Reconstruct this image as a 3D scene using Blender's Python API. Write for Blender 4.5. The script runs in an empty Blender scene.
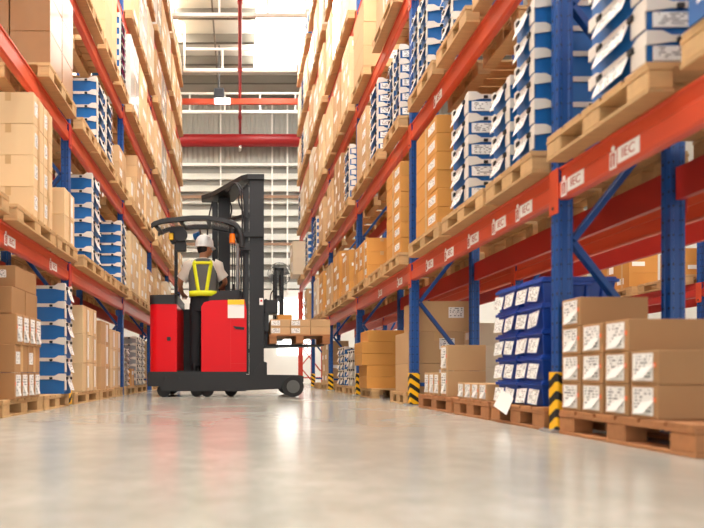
import bpy, bmesh, math, random
from mathutils import Vector, Matrix
random.seed(7)
C = bpy.context.scene.collection
PI = math.pi
FPX = 560.0                       # focal length in pixels of the 704 px frame

# ------------------------------------------------------------------ materials
def lin(c):
    return tuple(((v/255)/12.92 if v/255 <= .04045 else ((v/255+.055)/1.055)**2.4) for v in c)

def new_mat(name):
    m = bpy.data.materials.new(name); m.use_nodes = True
    nt = m.node_tree; b = nt.nodes['Principled BSDF']
    return m, nt, b

def N(nt, t, **kw):
    n = nt.nodes.new(t)
    for k, v in kw.items(): setattr(n, k, v)
    return n

def math_node(nt, op, a, b=None, clamp=False):
    n = N(nt, 'ShaderNodeMath', operation=op); n.use_clamp = clamp
    for i, v in enumerate((a, b)):
        if v is None: continue
        if isinstance(v, (int, float)): n.inputs[i].default_value = v
        else: nt.links.new(v, n.inputs[i])
    return n.outputs[0]

def mix_col(nt, fac, a, b):
    n = N(nt, 'ShaderNodeMix', data_type='RGBA')
    for sock, v in ((n.inputs[0], fac), (n.inputs[6], a), (n.inputs[7], b)):
        if isinstance(v, (int, float)): sock.default_value = v
        elif isinstance(v, tuple): sock.default_value = (*v[:3], 1)
        else: nt.links.new(v, sock)
    return n.outputs[2]

def plain(name, rgb, rough=.5, metal=0.0, var=0.0, noise=0.0, nscale=8.0, spec=.5, stretch=(1, 1, 1), coat=0.0):
    """colour with a little wear noise and a per-object value shift"""
    m, nt, b = new_mat(name)
    col = lin(rgb)
    b.inputs['Roughness'].default_value = rough
    b.inputs['Metallic'].default_value = metal
    b.inputs['Specular IOR Level'].default_value = spec
    if coat: b.inputs['Coat Weight'].default_value = coat; b.inputs['Coat Roughness'].default_value = .12
    out = None
    hsv = N(nt, 'ShaderNodeHueSaturation'); hsv.inputs['Color'].default_value = (*col, 1)
    val = None
    if var:
        oi = N(nt, 'ShaderNodeObjectInfo'); ge = N(nt, 'ShaderNodeNewGeometry')
        rnd = math_node(nt, 'FRACT', math_node(nt, 'ADD', oi.outputs['Random'], ge.outputs['Random Per Island']))
        val = math_node(nt, 'MULTIPLY_ADD', rnd, 2*var)
        val.node.inputs[2].default_value = 1-var
    if noise:
        tc = N(nt, 'ShaderNodeTexCoord'); mp = N(nt, 'ShaderNodeMapping'); mp.inputs['Scale'].default_value = stretch
        nt.links.new(tc.outputs['Object'], mp.inputs['Vector'])
        nz = N(nt, 'ShaderNodeTexNoise'); nz.inputs['Scale'].default_value = nscale; nz.inputs['Detail'].default_value = 4
        nt.links.new(mp.outputs[0], nz.inputs['Vector'])
        nv = math_node(nt, 'MULTIPLY_ADD', nz.outputs['Fac'], 2*noise); nv.node.inputs[2].default_value = 1-noise
        val = nv if val is None else math_node(nt, 'MULTIPLY', val, nv)
    if val is not None:
        nt.links.new(val, hsv.inputs['Value']); nt.links.new(hsv.outputs[0], b.inputs['Base Color'])
    else:
        b.inputs['Base Color'].default_value = (*col, 1)
    return m

M = {}
M['tan'] = plain('cardboard_tan', (168, 126, 84), .75, var=.10, noise=.07, nscale=5)
M['tan_light'] = plain('cardboard_light', (196, 158, 114), .75, var=.08, noise=.05, nscale=5)
M['beige'] = plain('cardboard_beige', (220, 188, 144), .75, var=.07, noise=.05, nscale=5)
M['amber'] = plain('cardboard_amber', (204, 144, 68), .7, var=.08, noise=.05, nscale=5)
M['cream'] = plain('cardboard_cream', (212, 196, 170), .7, var=.06, noise=.04)
M['brown'] = plain('cardboard_brown_wrapped', (158, 112, 70), .35, var=.07, noise=.10, nscale=9, coat=.2)
M['wrapped'] = plain('stretch_film', (216, 206, 196), .22, var=.05, noise=.10, nscale=12, coat=.5)
M['tape'] = plain('packing_tape', (196, 158, 108), .3)
M['paper'] = plain('white_paper', (238, 236, 232), .7)
M['blue_tray'] = plain('blue_board', (20, 100, 172), .45, var=.10, noise=.08)
M['blue_tray_grey'] = plain('slate_blue_board', (88, 104, 168), .45, var=.08, noise=.06)
M['magenta'] = plain('magenta_board', (196, 40, 130), .5)
M['rim'] = plain('white_board', (222, 214, 204), .6, var=.05, noise=.05)
M['clip'] = plain('black_plastic', (26, 26, 30), .45)
M['tote'] = plain('blue_plastic', (24, 70, 164), .35, var=.08, noise=.03)
M['grey_tray'] = plain('grey_board', (150, 152, 156), .5, var=.06)
M['wood'] = plain('pallet_wood', (192, 154, 106), .75, var=.12, noise=.22, nscale=6, stretch=(1, 6, 6))
M['wood_dark'] = plain('pallet_wood_reddish', (166, 112, 70), .75, var=.10, noise=.22, nscale=6, stretch=(1, 6, 6))
M['orange'] = plain('rack_orange', (206, 76, 44), .38, noise=.05, nscale=3)
M['beam_red'] = plain('rack_red', (180, 44, 36), .42, noise=.05, nscale=3)
M['steel'] = plain('galvanised_steel', (170, 170, 172), .4, .7, noise=.08)
M['blue_flat'] = plain('rack_blue_paint', (16, 68, 136), .4, noise=.06, nscale=3)
M['red_frame'] = plain('rack_red_paint', (206, 62, 40), .45, noise=.06, nscale=3)
M['truck_red'] = plain('truck_red_paint', (214, 4, 20), .35, noise=.02, spec=.3)
M['truck_black'] = plain('truck_charcoal_paint', (32, 33, 35), .5, noise=.10, nscale=4)
M['mast_black'] = plain('mast_black_steel', (22, 22, 24), .42, noise=.10, nscale=4)
M['rubber'] = plain('rubber', (38, 38, 38), .8)
M['hub'] = plain('wheel_hub_grey', (92, 94, 92), .5)
M['lens_amber'] = plain('amber_lens', (240, 120, 20), .2)
M['lens_yellow'] = plain('yellow_lens', (255, 196, 20), .25)
M['clear_roof'] = plain('smoky_roof_panel', (226, 222, 214), .3)
def see_through():
    m, nt, b = new_mat('clear_plastic_roof')
    b.inputs['Base Color'].default_value = (*lin((226, 222, 214)), 1); b.inputs['Roughness'].default_value = .2
    t = N(nt, 'ShaderNodeBsdfTransparent'); mx = N(nt, 'ShaderNodeMixShader'); mx.inputs[0].default_value = .75
    nt.links.new(b.outputs[0], mx.inputs[1]); nt.links.new(t.outputs[0], mx.inputs[2])
    nt.links.new(mx.outputs[0], nt.nodes['Material Output'].inputs[0])
    return m
M['clear_roof'] = see_through()
M['yellow'] = plain('yellow_sticker', (250, 200, 40), .5)
M['sticker_red'] = plain('red_sticker', (214, 40, 40), .5)
M['sticker_orange'] = plain('orange_sticker', (236, 110, 50), .5)
M['skin'] = plain('skin', (186, 128, 94), .5)
M['hair'] = plain('hair', (24, 20, 20), .7)
M['helmet'] = plain('white_helmet_plastic', (240, 240, 238), .3)
M['shirt'] = plain('white_cotton', (232, 222, 208), .85, noise=.04)
M['vest'] = plain('grey_mesh_vest', (98, 98, 94), .85, noise=.06)
M['hivis'] = plain('hi_vis_yellow', (232, 236, 20), .6)
M['trousers'] = plain('black_cloth', (26, 26, 30), .8, noise=.1)
M['shoe'] = plain('black_leather', (20, 20, 22), .4)
M['white_wall'] = plain('white_wall_paint', (240, 238, 232), .7, noise=.02)
M['cladding'] = plain('pale_metal_cladding', (176, 176, 168), .45, noise=.04)
M['louvre'] = plain('white_louvre', (206, 206, 198), .5)
M['louvre_back'] = plain('louvre_backing', (138, 136, 130), .7)
M['rust_rail'] = plain('rust_brown_rail', (150, 116, 92), .6)
M['roof_sheet'] = plain('roof_sheet', (196, 193, 184), .6, noise=.03)
M['purlin'] = plain('purlin_grey', (124, 120, 112), .6)
M['truss_white'] = plain('white_steel', (240, 238, 232), .5)
M['pipe_red'] = plain('red_pipe', (158, 26, 30), .4)
M['fan_grey'] = plain('fan_grey', (112, 112, 112), .5, .3)
M['lamp_body'] = plain('lamp_black', (40, 44, 54), .5)
M['ink'] = plain('dark_red_ink', (176, 60, 36), .6)
M['brick_red'] = plain('red_carton', (200, 52, 40), .6, var=.06)

def emit(name, rgb, s):
    m, nt, b = new_mat(name)
    b.inputs['Base Color'].default_value = (*lin(rgb), 1)
    b.inputs['Emission Color'].default_value = (*lin(rgb), 1)
    b.inputs['Emission Strength'].default_value = s
    return m
M['skylight'] = emit('skylight_panel', (255, 250, 240), 17.0)  # glow of the added overhead fill panels
M['skylight_big'] = emit('skylight_glazing', (255, 251, 244), 10.0)
M['daylight'] = emit('daylit_glazing', (255, 254, 250), 1.6)
M['tube'] = emit('lamp_tube', (255, 252, 245), 5.0)

def label_mat(name, ax, dense=8):
    """white label with rows of small print, laid out on the label's own bounds"""
    m, nt, b = new_mat(name)
    tc = N(nt, 'ShaderNodeTexCoord'); sx = N(nt, 'ShaderNodeSeparateXYZ')
    nt.links.new(tc.outputs['Generated'], sx.inputs[0])
    u, v = sx.outputs[ax], sx.outputs[2]
    vs = math_node(nt, 'MULTIPLY', v, dense)
    row = math_node(nt, 'FLOOR', vs); fr = math_node(nt, 'FRACT', vs)
    cx = N(nt, 'ShaderNodeCombineXYZ')
    nt.links.new(math_node(nt, 'MULTIPLY', u, 9.0), cx.inputs[0])
    nt.links.new(math_node(nt, 'MULTIPLY', row, 7.3), cx.inputs[1])
    oi = N(nt, 'ShaderNodeObjectInfo'); nt.links.new(math_node(nt, 'MULTIPLY', oi.outputs['Random'], 40), cx.inputs[2])
    nz = N(nt, 'ShaderNodeTexNoise'); nz.inputs['Scale'].default_value = 1.0; nz.inputs['Detail'].default_value = 0
    nt.links.new(cx.outputs[0], nz.inputs['Vector'])
    ink = math_node(nt, 'GREATER_THAN', nz.outputs['Fac'], .51)
    ink = math_node(nt, 'MULTIPLY', ink, math_node(nt, 'LESS_THAN', fr, .5))
    for s in (u, v):
        ink = math_node(nt, 'MULTIPLY', ink, math_node(nt, 'GREATER_THAN', s, .08))
        ink = math_node(nt, 'MULTIPLY', ink, math_node(nt, 'LESS_THAN', s, .92))
    nt.links.new(mix_col(nt, ink, lin((236, 234, 230)), lin((112, 110, 112))), b.inputs['Base Color'])
    b.inputs['Roughness'].default_value = .6
    return m
M['label_y'] = label_mat('printed_label_side', 1)
M['label_x'] = label_mat('printed_label_end', 0, 6)

def stripes():
    m, nt, b = new_mat('yellow_black_stripes')
    tc = N(nt, 'ShaderNodeTexCoord'); sx = N(nt, 'ShaderNodeSeparateXYZ')
    nt.links.new(tc.outputs['Object'], sx.inputs[0])
    s = math_node(nt, 'ADD', sx.outputs[2], math_node(nt, 'MULTIPLY', math_node(nt, 'ADD', sx.outputs[0], sx.outputs[1]), .7))
    f = math_node(nt, 'FRACT', math_node(nt, 'MULTIPLY', s, 11.0))
    k = math_node(nt, 'GREATER_THAN', f, .52)
    nt.links.new(mix_col(nt, k, lin((246, 186, 20)), lin((24, 24, 24))), b.inputs['Base Color'])
    b.inputs['Roughness'].default_value = .4
    return m
M['stripes'] = stripes()

def post_mat():
    """blue paint with two columns of punched holes on each face"""
    m, nt, b = new_mat('blue_perforated_upright')
    tc = N(nt, 'ShaderNodeTexCoord'); sp = N(nt, 'ShaderNodeSeparateXYZ'); nt.links.new(tc.outputs['Object'], sp.inputs[0])
    sn = N(nt, 'ShaderNodeSeparateXYZ'); nt.links.new(tc.outputs['Normal'], sn.inputs[0])
    isx = math_node(nt, 'GREATER_THAN', math_node(nt, 'ABSOLUTE', sn.outputs[0]), .5)
    a = math_node(nt, 'MULTIPLY', isx, sp.outputs[1])
    c = math_node(nt, 'MULTIPLY', math_node(nt, 'SUBTRACT', 1.0, isx), sp.outputs[0])
    t = math_node(nt, 'ADD', a, c)
    u = math_node(nt, 'SUBTRACT', math_node(nt, 'ABSOLUTE', t), .020)
    v = math_node(nt, 'MULTIPLY', math_node(nt, 'SUBTRACT', math_node(nt, 'FRACT', math_node(nt, 'MULTIPLY', sp.outputs[2], 1/.075)), .5), .075)
    d = math_node(nt, 'SQRT', math_node(nt, 'ADD', math_node(nt, 'MULTIPLY', u, u), math_node(nt, 'MULTIPLY', v, v)))
    h = math_node(nt, 'LESS_THAN', d, .0075)
    nz = N(nt, 'ShaderNodeTexNoise'); nz.inputs['Scale'].default_value = 6; nt.links.new(tc.outputs['Object'], nz.inputs['Vector'])
    base = mix_col(nt, nz.outputs['Fac'], lin((12, 62, 128)), lin((24, 84, 158)))
    nt.links.new(mix_col(nt, h, base, lin((8, 14, 30))), b.inputs['Base Color'])
    b.inputs['Roughness'].default_value = .38
    return m
M['post'] = post_mat()

def floor_mat():
    m, nt, b = new_mat('polished_concrete')
    tc = N(nt, 'ShaderNodeTexCoord')
    n1 = N(nt, 'ShaderNodeTexNoise'); n1.inputs['Scale'].default_value = .9; n1.inputs['Detail'].default_value = 6
    n2 = N(nt, 'ShaderNodeTexNoise'); n2.inputs['Scale'].default_value = 7; n2.inputs['Detail'].default_value = 6
    n2.inputs['Roughness'].default_value = .7
    for n in (n1, n2): nt.links.new(tc.outputs['Object'], n.inputs['Vector'])
    r1 = N(nt, 'ShaderNodeMapRange'); r1.inputs[1].default_value = .35; r1.inputs[2].default_value = .65
    nt.links.new(n1.outputs['Fac'], r1.inputs[0])
    c1 = mix_col(nt, r1.outputs[0], lin((154, 152, 143)), lin((184, 182, 172)))
    r2 = N(nt, 'ShaderNodeMapRange'); r2.inputs[1].default_value = .38; r2.inputs[2].default_value = .62
    r2.inputs[3].default_value = 0; r2.inputs[4].default_value = .6
    nt.links.new(n2.outputs['Fac'], r2.inputs[0])
    nt.links.new(mix_col(nt, r2.outputs[0], c1, lin((142, 140, 130))), b.inputs['Base Color'])
    rr = N(nt, 'ShaderNodeMapRange'); rr.inputs[3].default_value = .13; rr.inputs[4].default_value = .26
    nt.links.new(n2.outputs['Fac'], rr.inputs[0]); nt.links.new(rr.outputs[0], b.inputs['Roughness'])
    b.inputs['Specular IOR Level'].default_value = .6
    return m
M['floor'] = floor_mat()

# ------------------------------------------------------------------ mesh builder
class MB:
    def __init__(s): s.v, s.f, s.m, s.s = [], [], [], []
    def _add(s, vs, fs, m, sm=False):
        b = len(s.v); s.v += [tuple(v) for v in vs]
        for f in fs: s.f.append(tuple(b+i for i in f)); s.m.append(m); s.s.append(sm)
    def box(s, x0, x1, y0, y1, z0, z1, m=0):
        vs = [(x, y, z) for z in (z0, z1) for y in (y0, y1) for x in (x0, x1)]
        s._add(vs, [(0, 2, 3, 1), (4, 5, 7, 6), (0, 1, 5, 4), (2, 6, 7, 3), (0, 4, 6, 2), (1, 3, 7, 5)], m); return s
    def frustum(s, b0, b1, z0, z1, m=0):
        vs = [(x, y, z0) for y in b0[2:] for x in b0[:2]] + [(x, y, z1) for y in b1[2:] for x in b1[:2]]
        s._add(vs, [(0, 2, 3, 1), (4, 5, 7, 6), (0, 1, 5, 4), (2, 6, 7, 3), (0, 4, 6, 2), (1, 3, 7, 5)], m); return s
    def prism(s, poly, axis, a0, a1, m=0, sm=False):
        """poly: 2D points; axis x -> (y,z), y -> (x,z), z -> (x,y)"""
        def P(p, a): return (a, p[0], p[1]) if axis == 'x' else (p[0], a, p[1]) if axis == 'y' else (p[0], p[1], a)
        n = len(poly)
        vs = [P(p, a0) for p in poly]+[P(p, a1) for p in poly]
        s._add(vs, [tuple(range(n))[::-1], tuple(range(n, 2*n))], m)
        s._add(vs, [(i, (i+1) % n, n+(i+1) % n, n+i) for i in range(n)], m, sm); return s
    def tube(s, pts, r, m=0, seg=8, caps=True, flat=None):
        """flat=(a,b): elliptical section scale"""
        pts = [Vector(p) for p in pts]; n = len(pts)
        rs = r if isinstance(r, (list, tuple)) else [r]*n
        rings = []; up = None
        for i, p in enumerate(pts):
            d = (pts[min(i+1, n-1)]-pts[max(i-1, 0)]).normalized()
            if up is None:
                up = Vector((0, 0, 1)) if abs(d.z) < .9 else Vector((0, 1, 0))
            a = d.cross(up).normalized(); b = a.cross(d).normalized(); up = b
            fa, fb = flat or (1, 1)
            rings.append([p+(a*math.cos(t)*fa+b*math.sin(t)*fb)*rs[i] for t in [2*PI*k/seg for k in range(seg)]])
        vs = [v for R in rings for v in R]
        s._add(vs, [(i*seg+k, i*seg+(k+1) % seg, (i+1)*seg+(k+1) % seg, (i+1)*seg+k) for i in range(n-1) for k in range(seg)], m, True)
        if caps: s._add(vs, [tuple(range(seg))[::-1], tuple(range((n-1)*seg, n*seg))], m)
        return s
    def bar(s, p0, p1, w, h, m=0):
        """square bar between two points"""
        p0, p1 = Vector(p0), Vector(p1); d = (p1-p0).normalized()
        up = Vector((0, 1, 0)) if abs(d.y) < .9 else Vector((0, 0, 1))
        a = d.cross(up).normalized()*w/2; b = a.normalized().cross(d).normalized()*h/2
        vs = [p+u*a+v*b for p in (p0, p1) for u, v in ((-1, -1), (1, -1), (1, 1), (-1, 1))]
        s._add(vs, [(3, 2, 1, 0), (4, 5, 6, 7)]+[(i, (i+1) % 4, 4+(i+1) % 4, 4+i) for i in range(4)], m); return s
    def cyl(s, c, axis, r, a0, a1, m=0, seg=20):
        p = [(c[0]+r*math.cos(2*PI*k/seg), c[1]+r*math.sin(2*PI*k/seg)) for k in range(seg)]
        return s.prism(p, axis, a0, a1, m, True)
    def loft(s, rings, m=0, caps=True):
        n = len(rings[0]); vs = [v for R in rings for v in R]
        s._add(vs, [(i*n+k, i*n+(k+1) % n, (i+1)*n+(k+1) % n, (i+1)*n+k) for i in range(len(rings)-1) for k in range(n)], m, True)
        if caps: s._add(vs, [tuple(range(n))[::-1], tuple(range((len(rings)-1)*n, len(rings)*n))], m)
        return s
    def mesh(s, name, mats, bevel=0, origin=(0, 0, 0), seg=1):
        me = bpy.data.meshes.new(name)
        o = Vector(origin)
        me.from_pydata([tuple(Vector(v)-o) for v in s.v], [], s.f)
        for mt in (mats if isinstance(mats, (list, tuple)) else [mats]): me.materials.append(mt)
        for p, mi, sm in zip(me.polygons, s.m, s.s): p.material_index = mi; p.use_smooth = sm
        bm = bmesh.new(); bm.from_mesh(me)
        bmesh.ops.recalc_face_normals(bm, faces=bm.faces)
        if bevel:
            es = [e for e in bm.edges if len(e.link_faces) == 2 and e.calc_face_angle(0) > .6]
            bmesh.ops.bevel(bm, geom=es, offset=bevel, segments=seg, affect='EDGES', clamp_overlap=True)
        bm.to_mesh(me); bm.free()
        return me

def link(name, me, parent=None, loc=(0, 0, 0), rz=0):
    o = bpy.data.objects.new(name, me); C.objects.link(o)
    o.location = loc; o.rotation_euler = (0, 0, rz)
    if parent is not None: o.parent = parent
    return o
def tag(o, label, cat, group=None, kind=None):
    o['label'] = label; o['category'] = cat
    if group: o['group'] = group
    if kind: o['kind'] = kind
    return o
def structure(name, me, loc=(0, 0, 0), parent=None):
    o = link(name, me, parent, loc)
    if parent is None: o['kind'] = 'structure'
    return o
def thing(name, label, cat, loc, group=None):
    return tag(link(name, None, None, loc), label, cat, group)

MESH = {}
def cached(key, fn):
    if key not in MESH: MESH[key] = fn()
    return MESH[key]

ORD = 'first second third fourth fifth sixth seventh eighth ninth tenth eleventh twelfth'.split()
RACK = {1: 'fork-side rack', -1: 'tail-side rack', 2: 'low rear rack', 3: 'rack across next aisle'}
LEVEL = ['floor level', 'first beam', 'second beam', 'third beam', 'fourth beam', 'fifth beam', 'top beam']
FR = [2.90+2.463*k for k in range(-1, 6)]          # frame positions along the aisle
PITCH = 1.333
def ztop(lv): return 1.355+PITCH*(lv-1)
def zgoods(lv): return .1215 if lv == 0 else ztop(lv)+.123

# ------------------------------------------------------------------ pallets
def pallet_pieces(dx, dy):
    """deck, stringers, skids and blocks of a wooden pallet, .12 high, centred"""
    h = []
    deck = MB(); n = max(5, int(dy/.13)); w = dy/n
    for i in range(n): deck.box(-dx/2, dx/2, -dy/2+i*w+.008, -dy/2+(i+1)*w-.008, .102, .12)
    st = MB(); xs = (-dx/2+.05, 0, dx/2-.05)
    for x in xs: st.box(x-.05, x+.05, -dy/2, dy/2, .086, .102)
    skids = [MB().box(x-.05, x+.05, -dy/2, dy/2, 0, .016) for x in xs]
    blocks = [MB().box(x-.048, x+.048, y-.06, y+.06, .016, .086) for x in xs for y in (-dy/2+.062, 0, dy/2-.062)]
    return deck, st, skids, blocks

def pallet(x0, x1, y0, y1, z, label, group, detail, wood='wood'):
    dx, dy = round(abs(x1-x0), 2), round(y1-y0, 2); loc = ((x0+x1)/2, (y0+y1)/2, z)
    if not detail:
        def mk():
            a, b, c, d = pallet_pieces(dx, dy); m = MB()
            for q in [a, b]+c+d: m._add(q.v, q.f, 0)
            return m.mesh('pallet', M[wood])
        o = link('pallet', cached(('pal', dx, dy, wood), mk), None, loc)
        return tag(o, label, 'pallet', group)
    def mk():
        a, b, c, d = pallet_pieces(dx, dy)
        return ([a.mesh('deck', M[wood], .002), b.mesh('stringer', M[wood], .002)], [q.mesh('skid', M[wood], .002) for q in c], [q.mesh('block', M[wood], .004) for q in d])
    top, sk, bl = cached(('pald', dx, dy, wood), mk)
    r = thing('pallet', label, 'pallet', loc, group)
    link('top_deck', top[0], r); link('stringer', top[1], r)
    for q in sk: link('skid', q, r)
    for q in bl: link('block', q, r)
    return r

PAL_N = {}
def rack_pallet(side, lv, bay, y0, y1, wood='wood', xf=None, far=None):
    k = (side, lv, bay); PAL_N[k] = PAL_N.get(k, 0)+1
    if side in (1, -1):
        a = xf if xf is not None else (1.61 if lv == 0 else 1.53); b = 2.36
        X0, X1 = (a, b) if side == 1 else (-b, -a)
    else:
        a = {2: 2.57, 3: 5.25}[side]; X0, X1 = a, a+(.6 if side == 2 else .8)
    lab = f"{'reddish' if wood == 'wood_dark' else 'pale'} wooden pallet, {ORD[PAL_N[k]-1]} on {LEVEL[lv]}, {ORD[bay]} bay, {RACK[side]}"
    return pallet(X0, X1, y0, y1, 0 if lv == 0 else ztop(lv)+.0015, lab, 'wooden pallets in the '+RACK[side], far is None and y0 < 6.9 and lv <= 2 and abs(side) == 1, wood)

# ------------------------------------------------------------------ loads
DESC = {'tan': 'tan carton', 'tan_light': 'light tan carton', 'beige': 'pale beige carton', 'amber': 'amber carton', 'cream': 'cream carton',
        'brown': 'film-wrapped brown carton', 'wrapped': 'white film-wrapped carton', 'tray': 'blue white-rimmed tray box', 'tray_slate': 'slate-blue white-rimmed tray box',
        'tray_pink': 'blue and magenta tray box', 'tray_grey': 'grey tray box', 'tray_white': 'white tray box', 'tote': 'blue plastic tote', 'long': 'long tan carton', 'brick_red': 'red carton'}

def carton_mesh(kind, dx, dy, dz, far_label, sx):
    def mk():
        m = MB().box(-dx/2, dx/2, -dy/2, dy/2, 0, dz)
        me_m = m
        if far_label:
            x = sx*dx/2
            a, b = sorted((x, x+sx*.002))
            if far_label == 1: m.box(a, b, -dy*.12, dy*.34, dz*.30, dz*.72, 1)
            elif far_label == 2: m.box(a, b, -dy*.42, -dy*.1, dz*.2, dz*.8, 1)
            m.box(a, a+.001, -.02, .02, 0, dz, 2)
            m.box(-dx/2+dx*.1, dx/2-dx*.45, -dy/2-.001, -dy/2, dz*.45, dz*.75, 1) if far_label == 3 else None
        return m.mesh('carton', [M[kind], M['paper'], M['tape']], .003 if not far_label else 0)
    return cached(('car', kind, dx, dy, dz, far_label, sx), mk)

def carton_parts(o, dx, dy, dz, sx, style, rnd):
    """tape, label and document flap of a near carton; sx is the aisle direction"""
    x = sx*dx/2
    def plate(name, y0, y1, z0, z1, mat, t=.0015):
        a, b = sorted((x+sx*.0006, x+sx*(.0006+t)))
        link(name, cached(('pl', name, round(x, 3), round(y0, 3), round(y1, 3), round(z0, 3), round(z1, 3), mat), lambda: MB().box(a, b, y0, y1, z0, z1).mesh(name, M[mat])), o)
    if style == 'doc':
        plate('shipping_label', -dy*.34, dy*.40, dz*.10, dz*.92, 'label_y')
        plate('orange_sticker', -dy*.44, -dy*.36, dz*.5, dz*.64, 'sticker_orange')
        v = rnd % 3
        def fl():
            k = [.0, .03, -.02][v]
            pts = [(x+sx*.012, dy*.34, dz*(.12+k)), (x+sx*.004, dy*.06, dz*(.46+k)), (x+sx*.005, -dy*(.40+k), dz*(.54+k)), (x+sx*.014, -dy*.10, dz*(.16+k))]
            m = MB(); q = [(a, b, c+.002) for a, b, c in pts]
            m._add(pts+q, [(0, 1, 2, 3), (7, 6, 5, 4), (0, 4, 5, 1), (1, 5, 6, 2), (2, 6, 7, 3), (3, 7, 4, 0)], 0)
            return m.mesh('document_flap', M['paper'])
        link('document_flap', cached(('flap', v, dx, dy, dz, sx), fl), o)
    elif style == 'streak':
        plate('tape', -.02, .02, 0, dz, 'tape')
        plate('shipping_label', dy*.12, dy*.30, dz*.12, dz*.9, 'paper')
    elif style == 'label':
        plate('tape', -.022, .022, dz*.0, dz, 'tape')
        plate('shipping_label', -dy*.42, -dy*.12, dz*.30, dz*.74, 'label_y')
    elif style == 'tags':
        plate('shipping_label', -dy*.32, dy*.32, dz*.12, dz*.88, 'label_y')
    if style in ('label', 'streak', 'end'):
        def tp():
            m = MB().box(-.022, .022, -dy/2-.0016, -dy/2-.0004, dz*.72, dz)
            return m.mesh('end_tape', M['tape'])
        link('end_tape', cached(('et', dy, dz), tp), o)
    if style == 'end':
        def el(): return MB().box(dx*.05, dx*.32, -dy/2-.002, -dy/2-.0004, dz*.45, dz*.8).mesh('shipping_label', M['label_x'])
        link('shipping_label', cached(('el', dx, dy, dz), el), o)

def tray(kind, dx, dy, dz, sx, detail, end_label):
    """a corrugated tray: coloured body, white rim plates with raised corners, clips, hanging sheet"""
    body_mat = {'tray': 'blue_tray', 'tray_slate': 'blue_tray_grey', 'tray_pink': 'blue_tray', 'tray_grey': 'grey_tray', 'tray_white': 'rim'}[kind]
    rimh = min(.05, dz*.32)
    def rim(m, mi):
        t = .005; a, b = dx/2, dy/2
        def prof(w): return [(-w, dz-rimh*.9), (-w+.02, dz-rimh*.9), (-w*.55, dz-rimh*.62), (w*.55, dz-rimh*.62), (w-.02, dz-rimh*.9), (w, dz-rimh*.9), (w, dz+rimh*.42), (w*.72, dz+rimh*.42), (w*.55, dz), (-w*.55, dz), (-w*.72, dz+rimh*.42), (-w, dz+rimh*.42)]
        m.prism(prof(a), 'y', -b, -b+t, mi); m.prism(prof(a), 'y', b-t, b, mi)
        m.prism(prof(b-t), 'x', -a, -a+t, mi); m.prism(prof(b-t), 'x', a-t, a, mi)
        m.box(-a+t, a-t, -b+t, b-t, dz-.012, dz-.001, mi)
        e0, e1 = sorted((sx*(a-.004), sx*(a+.001))); m.box(e0, e1, -b+.008, -b*.52, dz*.20, dz-rimh*.8, mi)
    def clips(m, mi):
        x = sx*dx/2; p, q = sorted((x, x+sx*.012))
        for y in (-dy*.27, dy*.27): m.box(p, q, y-.014, y+.014, dz-.034, dz-.008, mi)
        for xx in (-dx*.2, dx*.2): m.box(xx-.014, xx+.014, -dy/2-.010, -dy/2, dz-.030, dz-.010, mi)
    def body(m, mi): m.box(-dx/2+.010, dx/2-.010, -dy/2+.010, dy/2-.010, 0, dz-.012, mi)
    def sheet(m, mi, k=0):
        x = sx*(dx/2+.001)
        w0, w1 = (-dy*.25, dy*.30) if k == 0 else (-dy*.05, dy*.38)
        y0, y1 = sorted((w0, w1))
        pts = [(x, y0, dz*.86), (x, y1, dz*.80), (x+sx*.030, y1, dz*.16), (x+sx*.034, y0, dz*.22)]
        q = [(a+sx*.002, b, c) for a, b, c in pts]
        m._add(pts+q, [(0, 1, 2, 3), (7, 6, 5, 4), (0, 4, 5, 1), (1, 5, 6, 2), (2, 6, 7, 3), (3, 7, 4, 0)], mi)
    def elabel(m, mi):
        m.box(-dx*.44 if sx < 0 else -dx*.1, dx*.1 if sx < 0 else dx*.44, -dy/2-.002, -dy/2+.004, dz*.22, dz*.66, mi)
    if not detail:
        def mk():
            m = MB(); body(m, 0); rim(m, 1); clips(m, 2); sheet(m, 1)
            if kind == 'tray_pink':
                x = sx*dx/2; p, q = sorted((x-sx*.004, x+sx*.001)); m.box(p, q, -dy*.1, dy*.35, dz*.22, dz*.6, 3)
            if end_label: elabel(m, 1)
            return m.mesh('tray_box', [M[body_mat], M['rim'], M['clip'], M['magenta']])
        return link('tray_box', cached(('tr', kind, dx, dy, dz, sx, end_label), mk))
    def mks():
        out = []
        for nm, fn, mt in (('tray_box', body, body_mat), ('rim', rim, 'rim'), ('clips', clips, 'clip'), ('label_sheet', sheet, 'label_y')):
            if nm == 'clips':
                for (a, b) in ((-1, 0), (1, 0)):
                    m = MB(); x = sx*dx/2; p, q = sorted((x, x+sx*.012)); y = a*dy*.27
                    m.box(p, q, y-.014, y+.014, dz-.034, dz-.008); out.append(('clip', m.mesh('clip', M['clip'], .002)))
                for a in (-1, 1):
                    m = MB(); xx = a*dx*.2; m.box(xx-.014, xx+.014, -dy/2-.010, -dy/2, dz-.030, dz-.010); out.append(('clip', m.mesh('clip', M['clip'], .002)))
                continue
            m = MB(); fn(m, 0); out.append((nm, m.mesh(nm, M[mt])))
        if end_label:
            m = MB(); elabel(m, 0); out.append(('shipping_label', m.mesh('shipping_label', M['label_x'])))
        return out
    ps = cached(('trd', kind, dx, dy, dz, sx, end_label), mks)
    o = link('tray_box', ps[0][1])
    for nm, me in ps[1:]: link(nm, me, o)
    return o

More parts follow.
